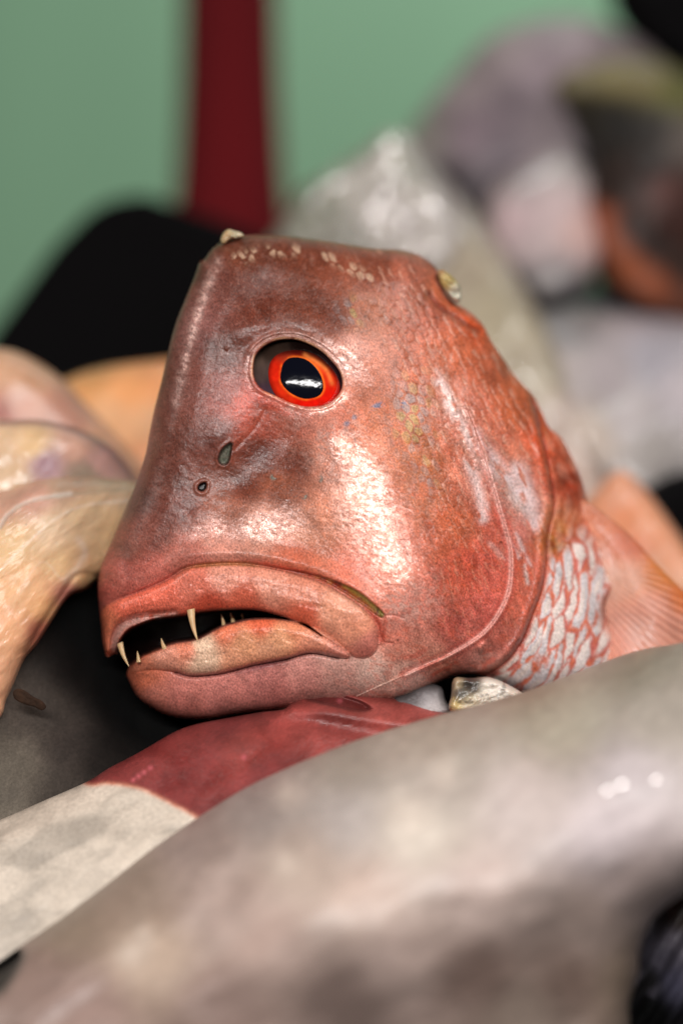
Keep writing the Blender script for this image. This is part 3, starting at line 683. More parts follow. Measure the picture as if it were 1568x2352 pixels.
# bits of torn flesh on the cut edge ------------------------------------
def cream(P): return .62 * paint(P, [(1020, 640, (214, 186, 110)), (1050, 680, (228, 220, 196)), (520, 545, (226, 190, 140)), (545, 535, (236, 216, 176)), (1010, 620, (206, 160, 110))], 8) * (1 + .5 * (fbm(P, 12, 3) - .5))[:, None]
solid('torn_flesh', [(1004, 622), (1016, 618), (1030, 628), (1044, 640), (1056, 656), (1059, 680), (1054, 694), (1040, 690), (1024, 668), (1010, 646)], (1034, 656),
      [(1034, 656, -.032), (1010, 630, -.033), (1055, 690, -.034), (1040, 640, -.033)], M_flesh, 12, .003, .008, 16, 60,
      lambda P, d: .004 * (fbm(P, 12, 5) - .5), cream, fish)
solid('torn_flesh', [(506, 552), (512, 535), (524, 526), (538, 529), (552, 533), (560, 541), (545, 548), (530, 550), (515, 560)], (532, 540),
      [(532, 540, -.022), (510, 545, -.023), (550, 545, -.023), (532, 530, -.023)], M_flesh, 10, .003, .006, 16, 60, lambda P, d: .003 * (fbm(P, 9, 5) - .5), cream, fish)

# pectoral fin ---------------------------------------------------------
def fin_c(P):
    c = paint(P, [(1380, 1200, (196, 112, 76)), (1450, 1240, (190, 100, 66)), (1520, 1320, (206, 120, 60)), (1568, 1370, (196, 104, 48)), (1440, 1330, (206, 146, 120)), (1500, 1400, (208, 142, 120)), (1460, 1450, (206, 140, 118)), (1420, 1480, (206, 124, 96)), (1550, 1450, (200, 134, 112))], 20)
    a = np.degrees(np.arctan2(P[:, 1] - 1250, P[:, 0] - 1250)); r = .5 + .5 * np.sin(a * 2.2 + 2 * fbm(P, 120, 3))
    return c * (1 + .10 * (r - .5) + .2 * (fbm(P, 30, 2) - .5))[:, None]
def fin_d(P, d):
    a = np.degrees(np.arctan2(P[:, 1] - 1250, P[:, 0] - 1250)); return .0004 * np.sin(a * 2.2 + 2 * fbm(P, 120, 3))
solid('pectoral_fin', [(1330, 1150), (1356, 1158), (1398, 1188), (1456, 1238), (1520, 1308), (1575, 1362), (1680, 1480), (1740, 1560), (1640, 1620), (1500, 1620), (1400, 1580), (1370, 1450), (1350, 1300), (1330, 1220)],
      (1500, 1420), [(1350, 1200, -.046), (1450, 1260, -.046), (1400, 1450, -.038), (1568, 1400, -.044), (1500, 1560, -.034), (1700, 1560, -.05)], M_fin, 20, .003, .006, 50, 220, fin_d, fin_c, fish)

# ------------------------------------------------------------------ offcuts under the throat
def zz(x, y): return (551 + .4393 * x, 1515.5 + .4393 * y)
solid('fish_offcut', [zz(*p) for p in [(1130, 92), (1200, 96), (1300, 92), (1400, 130), (1490, 190), (1500, 260), (1300, 290), (1150, 285), (1092, 258), (1102, 190), (1108, 120)]], zz(1280, 200),
      [(*zz(1280, 200), -.002), (*zz(1130, 120), .0), (*zz(1450, 200), -.004), (*zz(1130, 250), .002)], M_flesh, 16, .006, .02, 40, 140,
      lambda P, d: .0025 * (fbm(P, 18, 5) - .5) - .003 * np.exp(-(((P[:, 0] - 1066) / 14) ** 2 + ((P[:, 1] - 1576) / 8) ** 2)),
      lambda P: mix(paint(P, [(*zz(1130, 130), (170, 150, 120)), (*zz(1200, 130), (74, 66, 60)), (*zz(1150, 170), (90, 84, 76)), (*zz(1120, 240), (206, 180, 124)), (*zz(1200, 230), (196, 178, 150)), (*zz(1320, 150), (226, 214, 200)), (*zz(1300, 220), (206, 190, 172)), (*zz(1450, 200), (214, 196, 180))], 8),
                    lin((60, 50, 46)), sstep(fbm(P, 13, 9), .62, .7) * .5))
tag(bpy.context.scene.objects[-1] if False else bpy.data.objects['fish_offcut'], 'torn cream chunk of fish with bone, wedged under the throat of the red fish', 'fish offcut')
o = solid('fish_entrail', [zz(*p) for p in [(800, 215), (860, 175), (920, 145), (1000, 128), (1055, 150), (1075, 215), (1105, 270), (1000, 300), (850, 290)]], zz(960, 215),
      [(*zz(960, 200), -.008), (*zz(820, 210), -.009), (*zz(1080, 250), -.008), (*zz(1000, 140), -.012)], M_grey, 16, .006, .02, 30, 100, lambda P, d: .002 * (fbm(P, 15, 5) - .5),
      [(*zz(900, 170), (40, 34, 34)), (*zz(1000, 150), (30, 26, 26)), (*zz(950, 185), (56, 48, 50)), (*zz(980, 205), (196, 190, 192)), (*zz(1030, 235), (206, 198, 196)), (*zz(1070, 200), (40, 30, 30))])
tag(o, 'small slimy dark and white scrap between the cream chunk and the red skin', 'fish scrap')

# ------------------------------------------------------------------ red and white fish below
def rw_c(P):
    x, y = P[:, 0], P[:, 1]
    b = line_field(P, [(120, 1760), (200, 1802), (250, 1800), (320, 1812), (400, 1850), (470, 1890), (560, 1960)], 40, full=True)
    red = paint(P, [(300, 1780, (146, 58, 56)), (450, 1720, (134, 50, 48)), (560, 1720, (158, 66, 60)), (700, 1650, (158, 68, 62)), (900, 1630, (182, 84, 76)), (780, 1680, (146, 58, 52)), (520, 1660, (112, 40, 40)), (600, 1790, (136, 50, 48))], 25)
    red = .82 * red * (1 + 1.0 * (fbm(P, 46, 13, 5) - .5))[:, None]
    wh = np.tile(lin((214, 200, 184)), (len(P), 1)) * (1 - .5 * sstep(fbm(rot(P, -25, 2.5, 1), 60, 11), .45, .7) * .6)[:, None]
    m = sstep(b[0] * b[1] + 8 * (fbm(P, 16, 6) - .5), -3, 3)
    c = mix(red, wh, m)
    c = mix(c, lin((226, 150, 120)), .6 * np.exp(-(b[0] / 5) ** 2))
    rec = sdf(P, REC, 60)
    c = mix(c, lin((96, 34, 32)), .8 * sstep(rec, -3, 4))
    for i, (px, py) in enumerate([(318, 1783), (330, 1775), (306, 1792), (345, 1764), (780, 1610), (560, 1740)]):
        c = mix(c, lin((226, 110, 120)), .6 * np.exp(-((x - px) ** 2 + (y - py) ** 2) / 30.))
    return c
REC = [zz(*p) for p in [(335, 200), (430, 162), (520, 180), (640, 218), (690, 262), (610, 272), (450, 240)]]
def rw_d(P, d):
    r = sdf(P, REC, 60)
    st = line_field(P, [zz(230, 262), zz(400, 262), zz(650, 300), zz(900, 340)], 20, full=True)
    return -.006 * sstep(r, -3, 8) + .0008 * (fbm(P, 30, 8) - .5) + .0035 * np.exp(-((st[0]) / 16) ** 2) - .002 * np.exp(-((st[0] - 34) / 16) ** 2) * st[1].clip(0, 1)
o = solid('red_bellied_fish', [(-350, 2050), (-200, 1970), (-80, 1915), (0, 1884), (100, 1840), (200, 1796), (250, 1765), (320, 1728), (400, 1682), (450, 1664), (520, 1650), (600, 1636), (650, 1630), (668, 1616), (692, 1605), (720, 1590), (742, 1580), (800, 1588),
       (858, 1599), (946, 1610), (1034, 1634), (1180, 1680), (1300, 1800), (1200, 2000), (700, 2300), (300, 2500), (-200, 2550), (-400, 2400)], (430, 2000),
      [(0, 1950, .030), (0, 2200, .05), (300, 1800, .022), (300, 2000, .045), (500, 1750, .022), (700, 1640, .012), (900, 1640, .006), (700, 1800, .035), (1000, 1700, .01), (1000, 1800, .015), (500, 2200, .05), (-300, 2200, .05), (1200, 1900, 0)],
      M_red, 80, .018, .05, 160, 700, rw_d, rw_c, alb=.8)
tag(o, 'fish with dull red skin and off-white belly lying just under the red fish jaw', 'fish')

# ------------------------------------------------------------------ shaded grey fish at left
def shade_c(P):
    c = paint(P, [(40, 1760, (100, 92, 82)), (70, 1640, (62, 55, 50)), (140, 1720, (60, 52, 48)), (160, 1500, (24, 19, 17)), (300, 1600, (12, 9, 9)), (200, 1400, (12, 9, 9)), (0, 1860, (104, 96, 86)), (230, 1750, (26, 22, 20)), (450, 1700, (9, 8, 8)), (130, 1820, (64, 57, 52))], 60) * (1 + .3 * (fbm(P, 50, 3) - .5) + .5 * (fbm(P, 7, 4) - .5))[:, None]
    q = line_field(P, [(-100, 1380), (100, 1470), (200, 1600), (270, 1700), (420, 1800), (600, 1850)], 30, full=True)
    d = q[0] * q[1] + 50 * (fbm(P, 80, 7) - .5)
    return mix(c, lin((7, 6, 6)), 1 - sstep(d, -70, 60))  # shade beside the jaw painted into the skin as near-black
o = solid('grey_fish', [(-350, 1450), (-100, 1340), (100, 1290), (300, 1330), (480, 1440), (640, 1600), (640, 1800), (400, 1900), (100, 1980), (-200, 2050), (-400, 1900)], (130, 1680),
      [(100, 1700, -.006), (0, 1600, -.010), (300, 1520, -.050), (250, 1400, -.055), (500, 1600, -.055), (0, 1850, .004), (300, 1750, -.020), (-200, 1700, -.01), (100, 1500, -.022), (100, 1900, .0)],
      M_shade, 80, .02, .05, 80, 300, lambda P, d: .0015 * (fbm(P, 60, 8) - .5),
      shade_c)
tag(o, 'dull grey-brown fish in deep shade left of the open jaw', 'fish')
o = solid('leaf_scrap', [(30, 1590), (40, 1582), (56, 1586), (76, 1600), (96, 1610), (106, 1624), (96, 1632), (78, 1624), (56, 1618), (34, 1606)], (68, 1608), [(40, 1590, .006), (100, 1625, .004), (68, 1600, .006), (60, 1620, .006)], M_scrap, 4, .001, .001, 12, 50,
          lambda P, d: .001 * (fbm(P, 8, 3) - .5), None)
tag(o, 'tiny brown shred stuck on the shaded grey fish at left', 'scrap')

# ------------------------------------------------------------------ pale fillets at left
def z4(x, y): return (.4686 * x, 734.8 + .4686 * y)
def fil_c(P):
    x, y = P[:, 0], P[:, 1]
    c = paint(P, [(0, 1160, (200, 156, 130)), (80, 1140, (206, 158, 134)), (150, 1115, (190, 156, 126)), (280, 1115, (206, 176, 140)), (30, 1250, (224, 188, 140)), (120, 1220, (226, 196, 158)), (200, 1200, (224, 192, 148)), (250, 1220, (220, 184, 136)),
                   (150, 1300, (222, 186, 136)), (60, 1350, (228, 180, 132)), (20, 1450, (232, 176, 130)), (10, 1560, (232, 176, 134)), (100, 1400, (220, 170, 118)), (180, 1300, (214, 176, 132)), (200, 1330, (206, 168, 118)), (160, 1370, (190, 124, 108)), (100, 1450, (172, 104, 84))], 22)
    c = c * (1 + .28 * (fbm(rot(P, -35, 4, 1), 16, 12) - .5) + .2 * (fbm(P, 60, 14) - .5))[:, None] * np.array([1.0, .97, 1.02])
    for pts, wd_, am in (([(0, 1210), (20, 1180), (70, 1150), (160, 1134)], 5, .6), ([(60, 1330), (100, 1290), (140, 1330)], 3, .15), ([(180, 1240), (195, 1265), (180, 1300), (150, 1330)], 8, .3), ([(0, 1310), (50, 1260), (130, 1190), (200, 1160), (300, 1150)], 3, .35)):
        c = mix(c, lin((240, 226, 214)), am * np.exp(-((line_field(P, pts, 24)[0] + 5 * (fbm(P, 14, 3) - .5)) / wd_) ** 2))
    for (bx, by, r) in ((33, 1325, 2.2), (232, 1273, 2.), (60, 1205, 1.5)): c = mix(c, lin((20, 12, 8)), np.exp(-((x - bx) ** 2 + (y - by) ** 2) / r ** 2))
    return c
def fil_d(P, d):
    l = line_field(P, [(0, 1210), (20, 1180), (70, 1150), (160, 1134), (300, 1120)], 24, full=True)
    s2 = line_field(P, [(240, 1330), (180, 1320), (140, 1370), (100, 1430), (60, 1500)], 24)
    return .004 * sstep(l[0] * l[1], -3, 8) + .0016 * (fbm(rot(P, -35, 4, 1), 22, 12) - .5) + .003 * (fbm(P, 90, 17) - .5) - .0015 * np.exp(-(s2[0] / 7) ** 2)
o = solid('fish_fillet', [z4(*p) for p in [(-700, 900), (-300, 850), (0, 840), (200, 780), (400, 768), (660, 795), (760, 860), (720, 1060), (600, 1220), (490, 1262), (420, 1320), (350, 1345), (300, 1400), (250, 1480), (180, 1590), (120, 1660), (80, 1750), (30, 1870), (0, 1960), (-200, 2200), (-600, 2100)]],
          (60, 1270), [(0, 1200, -.014), (150, 1200, -.028), (280, 1170, -.050), (100, 1300, -.014), (200, 1280, -.036), (240, 1230, -.045), (30, 1450, .002), (-200, 1400, 0), (0, 1600, .0), (100, 1130, -.03), (-200, 1150, -.03)], M_flesh, 45, .012, .02, 110, 420, fil_d, fil_c)
tag(o, 'raw cream-coloured fillet with a white membrane edge, draped left of the snout', 'fillet')
o = solid('fish_fillet', [(-300, 960), (-100, 940), (0, 962), (90, 964), (180, 985), (250, 1020), (300, 1075), (340, 1150), (300, 1250), (0, 1300), (-300, 1250)], (60, 1110),
      [(0, 1050, -.055), (150, 1060, -.06), (280, 1100, -.075), (0, 1200, -.05), (-200, 1050, -.06)], M_flesh, 50, .014, .02, 50, 200, lambda P, d: .003 * (fbm(P, 60, 5) - .5),
      lambda P: mix(paint(P, [(0, 1000, (222, 186, 150)), (80, 1030, (226, 188, 140)), (180, 1020, (222, 172, 150)), (230, 1060, (214, 166, 156)), (100, 1060, (176, 140, 150)), (30, 1090, (206, 172, 136)), (200, 1090, (170, 150, 130))], 20), lin((150, 98, 100)),
                    .8 * np.exp(-(line_field(P, [(0, 970), (90, 968), (180, 990), (250, 1030), (300, 1085)], 20)[0] / 9) ** 2)), alb=.85)
tag(o, 'pinkish cream fillet with a dark purple skin line, lying above the cream fillet', 'fillet')
o = solid('fish_fillet', [(-300, 850), (-100, 790), (0, 800), (50, 812), (110, 845), (150, 878), (200, 930), (270, 1000), (350, 1110), (300, 1200), (0, 1150), (-300, 1100)], (60, 1000),
      [(0, 900, -.11), (150, 930, -.12), (280, 1060, -.12), (0, 1050, -.10), (-200, 950, -.11)], M_flesh, 70, .02, .03, 50, 200, None,
      [(0, 850, (206, 160, 128)), (60, 870, (208, 158, 124)), (50, 920, (196, 142, 120)), (150, 950, (186, 134, 114)), (0, 950, (170, 112, 102)), (250, 1020, (200, 150, 120))], alb=.85)
tag(o, 'tan out of focus fillet at the left edge, just below the black crate', 'fillet')
o = solid('fish_fillet', [(60, 1000), (110, 900), (160, 868), (230, 845), (320, 832), (420, 826), (560, 850), (600, 1000), (500, 1150), (300, 1150), (150, 1100)], (330, 990),
      [(200, 900, -.17), (350, 900, -.17), (350, 1050, -.15), (200, 1030, -.15), (500, 950, -.18)], M_flesh, 60, .02, .03, 50, 200, None,
      [(200, 870, (222, 160, 104)), (300, 890, (234, 164, 108)), (360, 860, (232, 158, 104)), (250, 960, (222, 170, 126)), (340, 1040, (226, 160, 118)), (320, 980, (222, 168, 124))], alb=.88)
tag(o, 'orange-peach out of focus fillet between the tan fillet and the forehead of the red fish', 'fillet')

# ------------------------------------------------------------------ foreground fish
PIT = [(-60, 2235), (0, 2190), (40, 2176), (60, 2195), (40, 2240), (0, 2290), (-60, 2300)]
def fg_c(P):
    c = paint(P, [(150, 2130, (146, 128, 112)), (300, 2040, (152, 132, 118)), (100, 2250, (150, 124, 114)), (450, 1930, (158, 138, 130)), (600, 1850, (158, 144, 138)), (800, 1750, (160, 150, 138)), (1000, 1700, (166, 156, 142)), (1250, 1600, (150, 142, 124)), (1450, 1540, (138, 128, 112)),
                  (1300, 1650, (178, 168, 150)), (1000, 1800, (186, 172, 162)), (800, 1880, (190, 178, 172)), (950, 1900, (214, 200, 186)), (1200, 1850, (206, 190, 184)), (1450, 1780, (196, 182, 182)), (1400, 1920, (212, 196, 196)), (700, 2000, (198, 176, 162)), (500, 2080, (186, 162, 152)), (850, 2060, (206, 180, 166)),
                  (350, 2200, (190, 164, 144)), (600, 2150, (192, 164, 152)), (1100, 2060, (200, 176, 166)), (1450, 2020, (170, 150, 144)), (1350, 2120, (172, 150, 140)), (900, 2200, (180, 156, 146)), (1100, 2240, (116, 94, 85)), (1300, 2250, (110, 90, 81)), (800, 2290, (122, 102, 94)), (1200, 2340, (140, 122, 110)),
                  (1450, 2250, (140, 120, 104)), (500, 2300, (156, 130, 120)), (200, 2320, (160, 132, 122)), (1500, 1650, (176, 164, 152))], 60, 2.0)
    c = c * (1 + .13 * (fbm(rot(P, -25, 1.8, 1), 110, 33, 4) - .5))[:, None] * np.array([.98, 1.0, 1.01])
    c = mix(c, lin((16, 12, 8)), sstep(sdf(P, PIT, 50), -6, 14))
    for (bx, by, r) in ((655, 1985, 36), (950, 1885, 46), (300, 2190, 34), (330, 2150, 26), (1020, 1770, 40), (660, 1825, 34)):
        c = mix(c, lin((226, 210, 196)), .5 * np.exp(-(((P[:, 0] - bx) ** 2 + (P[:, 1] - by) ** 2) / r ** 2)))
    return c
def fg_d(P, d):
    r = line_field(P, [(60, 2350), (200, 2230), (330, 2160), (430, 2080), (520, 1960)], 20)
    return -.012 * sstep(sdf(P, PIT, 50), -4, 20) + .006 * (fbm(rot(P, -25, 1.6, 1), 170, 36, 3) - .5) + .003 * np.exp(-(r[0] / 40) ** 2)
fore = empty('grey_mullet', (0, 0, 0), 'large blurred grey-brown fish lying across the foreground', 'fish')
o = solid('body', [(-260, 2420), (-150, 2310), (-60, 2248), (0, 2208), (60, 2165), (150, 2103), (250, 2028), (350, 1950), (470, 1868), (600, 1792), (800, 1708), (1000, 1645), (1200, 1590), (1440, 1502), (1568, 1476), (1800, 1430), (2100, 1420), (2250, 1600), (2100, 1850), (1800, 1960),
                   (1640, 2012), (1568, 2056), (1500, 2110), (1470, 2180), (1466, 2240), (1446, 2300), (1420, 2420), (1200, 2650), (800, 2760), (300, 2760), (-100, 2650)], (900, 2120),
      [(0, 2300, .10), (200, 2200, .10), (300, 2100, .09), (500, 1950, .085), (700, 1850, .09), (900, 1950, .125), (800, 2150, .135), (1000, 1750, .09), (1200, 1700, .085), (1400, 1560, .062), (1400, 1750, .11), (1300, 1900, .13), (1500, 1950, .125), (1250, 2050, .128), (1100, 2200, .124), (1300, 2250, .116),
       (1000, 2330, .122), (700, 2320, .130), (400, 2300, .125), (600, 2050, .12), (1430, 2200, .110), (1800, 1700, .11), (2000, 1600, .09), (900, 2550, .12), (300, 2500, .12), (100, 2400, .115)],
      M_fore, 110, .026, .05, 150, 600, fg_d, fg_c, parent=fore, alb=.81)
o = solid('dark_fish', [(1400, 2120), (1500, 2060), (1600, 2020), (1800, 1990), (1950, 2100), (2000, 2400), (1900, 2700), (1500, 2720), (1380, 2500), (1370, 2300)], (1640, 2330),
      [(1500, 2150, .045), (1560, 2200, .060), (1500, 2300, .05), (1700, 2200, .06), (1650, 2400, .05), (1850, 2500, .04)], M_grey, 80, .02, .04, 60, 220,
      lambda P, d: .0025 * np.sin((rot(P, -58)[:, 1]) / 9 + 3 * fbm(P, 80, 3)),
      lambda P: mix(paint(P, [(1530, 2200, (66, 62, 72)), (1560, 2160, (96, 90, 100)), (1550, 2260, (70, 68, 84)), (1490, 2260, (20, 18, 18)), (1500, 2330, (8, 8, 8)), (1568, 2120, (60, 50, 46)), (1600, 2350, (14, 12, 14)), (1700, 2200, (60, 58, 70))], 20), lin((130, 124, 138)),
                    .4 * sstep(fbm(rot(P, -58, 6, 1), 16, 3), .5, .7) * (P[:, 1] < 2290)))
tag(o, 'blackish blue fish with a faint violet sheen in the lower right corner', 'fish')

# ------------------------------------------------------------------ behind: crate, post, fish, ice
def prism(name, pts, h0, h1, mat, label, cat, bev=.008):
    n = len(pts); V = [W(x, y, h0) for x, y in pts]
    V += [(x, y + (h0 - h1), z) for x, y, z in V]
    F = [tuple(range(n)), tuple(range(2 * n - 1, n - 1, -1))] + [(i, i + n, (i + 1) % n + n, (i + 1) % n) for i in range(n)]
    me = bpy.data.meshes.new(name); me.from_pydata(V, [], F); me.update(); me.materials.append(mat)
    o = bpy.data.objects.new(name, me); C.objects.link(o)
    md = o.modifiers.new('b', 'BEVEL'); md.width = bev; md.segments = 4
    return tag(o, label, cat)
prism('black_crate', [(-60, 810), (120, 560), (225, 452), (330, 440), (520, 505), (640, 560), (700, 900), (640, 1400), (-60, 1400)], -.40, -.62, M_black, 'black plastic crate standing behind the pale fillets at left', 'crate', .012)
# post: round column, slightly wider at the foot
V = []; F = []; k = 40
prof = [(-700, 104), (0, 107), (200, 112), (400, 122), (480, 130), (530, 134), (1400, 136)]
for (py, r) in prof:
    c = Vector(W(529 - .004 * max(0, 530 - py), py, -.62)); rr = r * S * (D + .62) / D
    for j in range(k): V.append((c.x + rr * math.cos(2 * math.pi * j / k), c.y + rr * math.sin(2 * math.pi * j / k), c.z))
for i in range(len(prof) - 1):
    for j in range(k): F.append((i * k + j, i * k + (j + 1) % k, (i + 1) * k + (j + 1) % k, (i + 1) * k + j))
tag(mesh_from('red_post', V, F, M_post), 'dark red post rising in front of the green wall', 'post')

def bgfish(name, out, c, hc, cols, label, mat=M_grey, w=80, E=.03, back=.05, amp=.004, alb=.85, nz=.25, cat='fish'):
    o = solid(name, out, c, hc, mat, w, E, back, 60, 240, lambda P, d: amp * (fbm(P, 70, 3) - .5), lambda P: paint(P, cols, 24) * (1 + nz * (fbm(P, 60, 13) - .5))[:, None], alb=alb)
    return tag(o, label, cat)
bgfish('pale_fish', [(600, 620), (640, 520), (680, 445), (745, 400), (820, 350), (880, 318), (945, 330), (1010, 400), (1100, 500), (1190, 640), (1260, 760), (1320, 900), (1400, 1050), (1500, 1250), (1450, 1400), (1200, 1300), (900, 1100), (650, 900)], (1000, 760),
       [(700, 500, -.36), (850, 400, -.38), (950, 500, -.34), (1100, 650, -.30), (1200, 850, -.27), (1350, 1100, -.25), (1300, 1300, -.24), (800, 900, -.30)],
       [(680, 480, (136, 136, 120)), (740, 430, (160, 156, 140)), (850, 380, (150, 142, 130)), (780, 500, (146, 140, 132)), (950, 480, (170, 158, 148)), (880, 540, (160, 148, 140)), (1050, 600, (176, 162, 142)), (1150, 720, (176, 164, 140)), (1200, 850, (180, 168, 148)), (1300, 1000, (196, 176, 164)), (1320, 1080, (206, 180, 166)), (940, 360, (160, 156, 146))],
       'long pale beige fish running down behind the back of the red fish', M_wet, amp=.008)
def bag_d(P, d):
    f1, ed, rv, sd = cells(rot(P + 14 * np.stack([fbm(P, 40, 3) - .5, fbm(P, 40, 4) - .5], 1), 30) / np.array([46., 40.]), 12, .9)
    g1, ge, gv, gs = cells(rot(P, 70) / 21., 14, .9)
    return .009 * (np.abs(fbm(P, 70, 111, 3) - .5) * 2) + .006 * (rv - .5) * sstep(ed, 0, .2) + .004 * gs * (gv - .3) + .002 * (gv - .5) * sstep(ge, 0, .3)
o = solid('plastic_bag', [(640, 560), (650, 500), (690, 440), (745, 398), (800, 370), (850, 330), (880, 300), (930, 305), (960, 350), (985, 400), (1030, 450), (1060, 520), (1040, 600), (950, 660), (800, 660), (690, 640)], (860, 500),
      [(700, 500, -.33), (850, 400, -.34), (950, 450, -.315), (1000, 560, -.30), (850, 600, -.31)], M_bag, 60, .02, .05, 120, 420, bag_d,
      lambda P: paint(P, [(700, 480, (150, 150, 136)), (850, 400, (190, 184, 176)), (900, 480, (206, 198, 192)), (1000, 520, (200, 192, 186)), (760, 560, (150, 146, 136)), (940, 360, (176, 172, 160))], 24) * (1 + .4 * (fbm(P, 26, 9) - .5))[:, None])
tag(o, 'crumpled clear plastic bag full of bright glints behind the head of the red fish', 'plastic bag')
bgfish('lilac_fish', [(1180, 760), (1230, 720), (1330, 700), (1450, 720), (1600, 740), (1900, 800), (1950, 1000), (1800, 1150), (1600, 1170), (1450, 1160), (1330, 1050), (1240, 900)], (1500, 930),
       [(1300, 800, -.30), (1500, 800, -.32), (1450, 1000, -.26), (1600, 1100, -.26), (1700, 900, -.3)],
       [(1300, 760, (150, 146, 146)), (1300, 850, (190, 178, 176)), (1400, 850, (186, 174, 176)), (1500, 830, (186, 180, 188)), (1560, 900, (196, 186, 190)), (1450, 950, (200, 190, 190)), (1500, 1050, (170, 162, 158)), (1350, 1000, (200, 184, 172)), (1550, 1100, (140, 134, 132))],
       'lilac-grey fish lying at the right edge below the brown and orange striped fish', M_wet, amp=.006)
bgfish('mauve_fish', [(890, 420), (920, 340), (966, 262), (1044, 168), (1109, 95), (1186, 56), (1297, 38), (1400, 60), (1500, 120), (1560, 220), (1500, 400), (1400, 500), (1300, 480), (1200, 440), (1150, 440), (1108, 520), (1090, 530), (1040, 470), (980, 440)], (1220, 270),
       [(950, 380, -.46), (1050, 300, -.44), (1200, 150, -.44), (1200, 350, -.42), (1350, 250, -.42), (1100, 480, -.41), (1450, 400, -.42)],
       [(960, 300, (160, 154, 148)), (1050, 200, (166, 152, 154)), (1150, 100, (164, 150, 152)), (1300, 80, (158, 144, 148)), (1080, 300, (140, 124, 132)), (1180, 250, (120, 108, 114)), (1250, 150, (146, 132, 138)), (1150, 350, (112, 102, 108)), (1090, 440, (92, 84, 88)), (1250, 300, (130, 118, 122)), (1400, 110, (120, 108, 110)), (1100, 500, (56, 50, 54))],
       'arched mauve-grey fish standing highest in the heap at upper right', w=110, E=.04)
bgfish('white_bellied_fish', [(1110, 520), (1120, 450), (1165, 400), (1240, 360), (1300, 335), (1350, 380), (1375, 450), (1380, 580), (1350, 660), (1280, 690), (1210, 680), (1150, 620)], (1250, 520),
       [(1200, 450, -.37), (1300, 450, -.37), (1250, 600, -.34), (1180, 560, -.35)],
       [(1300, 380, (190, 180, 178)), (1200, 430, (176, 160, 160)), (1180, 500, (206, 180, 182)), (1280, 480, (206, 184, 184)), (1330, 520, (210, 176, 170)), (1230, 560, (196, 176, 176)), (1250, 630, (146, 138, 138)), (1300, 680, (86, 82, 84)), (1200, 660, (110, 106, 106))],
       'pinkish white fish belly beneath the arched mauve-grey fish', M_wet)
bgfish('striped_fish', [(1270, 200), (1300, 165), (1390, 138), (1480, 130), (1560, 160), (1700, 260), (1800, 500), (1780, 760), (1600, 770), (1500, 750), (1410, 690), (1350, 600), (1330, 480), (1350, 400), (1320, 300)], (1530, 460),
       [(1350, 180, -.40), (1500, 200, -.39), (1400, 400, -.37), (1500, 500, -.36), (1450, 650, -.36), (1650, 500, -.38)],
       [(1320, 180, (120, 108, 74)), (1400, 165, (128, 116, 74)), (1500, 165, (120, 110, 76)), (1550, 200, (90, 88, 40)), (1330, 240, (30, 26, 16)), (1390, 260, (20, 16, 10)), (1430, 290, (16, 13, 10)), (1500, 300, (26, 20, 16)), (1500, 380, (28, 20, 16)), (1360, 340, (26, 22, 20)), (1520, 430, (76, 30, 20)), (1450, 430, (46, 34, 30)),
        (1560, 500, (56, 28, 22)), (1400, 440, (30, 22, 18)), (1375, 500, (140, 70, 42)), (1400, 560, (140, 72, 42)), (1450, 620, (150, 78, 44)), (1500, 660, (140, 72, 42)), (1560, 700, (90, 46, 28)), (1450, 520, (26, 18, 16)), (1500, 570, (24, 18, 16)), (1560, 610, (40, 24, 18)), (1370, 620, (40, 22, 14)), (1420, 690, (24, 14, 12)), (1500, 730, (30, 18, 14)), (1600, 400, (60, 40, 34)), (1560, 330, (70, 58, 50))],
       'dark brown fish with olive back and orange stripes at the right edge', nz=.2, alb=.8)
bgfish('black_bag', [(1380, -200), (1400, 0), (1440, 80), (1500, 140), (1620, 220), (1800, 260), (1900, 0), (1800, -300), (1500, -350)], (1620, -50),
       [(1450, 0, -.5), (1550, 100, -.5), (1700, 0, -.5), (1600, -200, -.5)], [(1500, 0, (14, 10, 12)), (1600, 100, (10, 8, 9))], 'black bulky bag in the upper right corner above the striped fish', M_black, cat='bag')
bgfish('orange_fillet', [(1330, 1200), (1370, 1120), (1420, 1080), (1460, 1100), (1510, 1160), (1560, 1230), (1620, 1310), (1750, 1480), (1700, 1600), (1500, 1600), (1400, 1450)], (1500, 1340),
       [(1420, 1150, -.17), (1500, 1250, -.16), (1560, 1350, -.15), (1450, 1400, -.15), (1650, 1500, -.15)],
       [(1420, 1120, (228, 160, 126)), (1430, 1200, (232, 150, 108)), (1490, 1200, (230, 158, 120)), (1460, 1260, (226, 140, 104)), (1530, 1290, (222, 150, 112)), (1500, 1310, (206, 170, 150)), (1550, 1380, (210, 150, 110))],
       'blurred orange fillet behind the pectoral fin at the right edge', M_flesh, w=50, E=.015, back=.02, cat='fillet')

bgfish('dark_fish', [(780, 1560), (900, 1480), (1100, 1420), (1300, 1260), (1400, 1180), (1500, 1110), (1600, 1080), (1750, 1120), (1800, 1400), (1500, 1750), (1200, 1850), (950, 1850), (800, 1750)], (1250, 1550),  # black filler added behind the heap to stand in for dark gaps
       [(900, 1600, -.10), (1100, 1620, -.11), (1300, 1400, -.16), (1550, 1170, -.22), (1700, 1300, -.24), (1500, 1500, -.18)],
       [(1000, 1600, (12, 10, 10)), (1560, 1170, (16, 14, 14))], 'added black body standing in for the dark gap behind the red fish and the orange fillet', M_black)
bgfish('blue_grey_fish', [(1080, 640), (1150, 610), (1250, 640), (1400, 660), (1600, 700), (1700, 800), (1600, 900), (1300, 880), (1120, 780)], (1350, 760),
       [(1200, 700, -.36), (1400, 720, -.37), (1550, 760, -.37)],
       [(1200, 670, (104, 102, 104)), (1350, 700, (80, 80, 84)), (1500, 740, (96, 92, 94))], 'small blue-grey fish wedged between the white belly and the lilac fish')


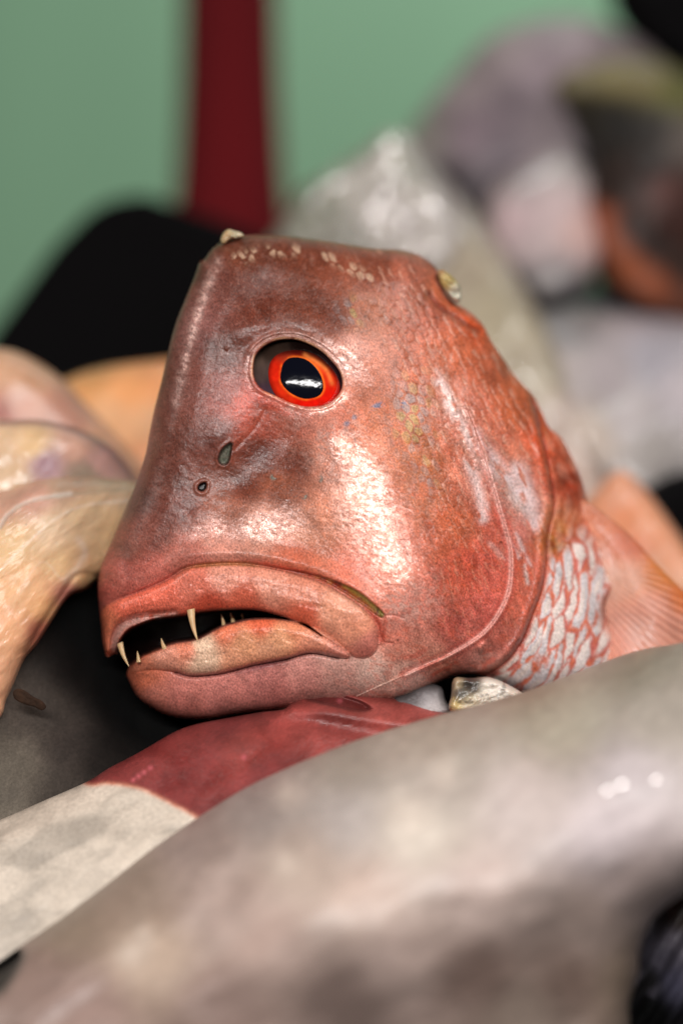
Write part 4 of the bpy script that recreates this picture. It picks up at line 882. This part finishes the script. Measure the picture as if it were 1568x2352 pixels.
# added mirror flakes turned to the strip lamp, standing in for wet glints
M_glint = bpy.data.materials.new('glint_metal'); M_glint.use_nodes = True
_b = M_glint.node_tree.nodes['Principled BSDF']; _b.inputs['Metallic'].default_value = 0.9; _b.inputs['Roughness'].default_value = 0.3
_n = M_glint.node_tree.nodes.new('ShaderNodeTexNoise'); _n.inputs['Scale'].default_value = 300
_r = M_glint.node_tree.nodes.new('ShaderNodeValToRGB'); _r.color_ramp.elements[0].color = (.55, .52, .5, 1); _r.color_ramp.elements[1].color = (.85, .83, .82, 1)
M_glint.node_tree.links.new(_n.outputs[0], _r.inputs[0]); M_glint.node_tree.links.new(_r.outputs[0], _b.inputs['Base Color'])
BAGS = [(895, 331, 5), (878, 352, 3), (901, 372, 5), (890, 400, 4), (915, 425, 3), (882, 455, 5), (860, 480, 5), (902, 484, 4), (992, 473, 5), (972, 462, 3), (1012, 492, 3), (856, 506, 4), (882, 522, 3), (771, 421, 4), (735, 440, 3), (718, 462, 3), (795, 412, 3), (925, 505, 4), (945, 488, 3), (950, 560, 3), (1000, 570, 3)]
PALE = [(1206, 869, 5), (1222, 892, 3.5), (1192, 846, 3), (1255, 965, 3), (1345, 1005, 3.5), (1240, 920, 3)]
FORE = [(1395, 1816, 4.5), (1428, 1802, 5), (1506, 1792, 4), (1528, 1784, 3), (783, 2228, 2.2)]
zb = tps([(700, 500, -.33), (850, 400, -.34), (950, 450, -.315), (1000, 560, -.30), (850, 600, -.31)])
zp = tps([(700, 500, -.36), (850, 400, -.38), (950, 500, -.34), (1100, 650, -.30), (1200, 850, -.27), (1350, 1100, -.25), (1300, 1300, -.24)])
zf = tps([(1400, 1560, .062), (1400, 1750, .11), (1300, 1900, .13), (1500, 1950, .125), (1430, 2200, .110), (1100, 2200, .124), (700, 2320, .130), (900, 1950, .125), (1200, 1700, .085)])
k = 14; sv = [(0, 0, .05)] + [(math.cos(2 * math.pi * j / k) * (1 + .08 * math.sin(3 * j)), math.sin(2 * math.pi * j / k), 0) for j in range(k)] + [(0, 0, -.05)]
sf = [(0, 1 + j, 1 + (j + 1) % k) for j in range(k)] + [(k + 1, 1 + (j + 1) % k, 1 + j) for j in range(k)]
sproto = mesh_from('glint_flake', sv, sf, M_glint, smooth=False); used = False
eye_p = Vector((0, -D, Z0)); lampc = Vector(strip.location)
for lst, zz_, off, where, grp in ((BAGS, zb, .016, 'tiny mirror flake added as a glint on the crumpled plastic bag', 'added glint flakes on the plastic bag'),
                       (PALE, zp, .006, 'tiny mirror flake added as a glint on the pale beige fish behind the nape', 'added glint flakes on the pale beige fish'),
                       (FORE, zf, .004, 'tiny mirror flake added as a glint on the large foreground fish', 'added glint flakes on the foreground fish')):
    for px, py, r in lst:
        o = sproto if not used else sproto.copy()
        if used: C.objects.link(o)
        used = True
        h = float(zz_(np.array([[px, py]], float))[0]) + off
        p = Vector(W(px, py, h)); o.location = p
        nrm = ((eye_p - p).normalized() + (lampc - p).normalized()).normalized()
        nrm = (nrm + Vector((random.uniform(-.06, .06), 0, random.uniform(-.015, .015)))).normalized()
        o.rotation_euler = nrm.to_track_quat('Z', 'Y').to_euler()
        s_ = (1.0 if lst is BAGS else .75) * r * S * (D - h) / D; o.scale = (s_, s_ * .8, s_ * .5)
        if lst is FORE: where = {1395: 'added mirror flake, leftmost of four glints on the foreground fish at right', 1428: 'added mirror flake, second from left of four glints on the foreground fish', 1506: 'added mirror flake, third from left of four glints on the foreground fish',
                                 1528: 'added mirror flake, rightmost of four glints on the foreground fish', 783: 'added mirror flake for a glint low on the foreground fish near the bottom edge'}[px]
        tag(o, where, 'fish scale', grp)
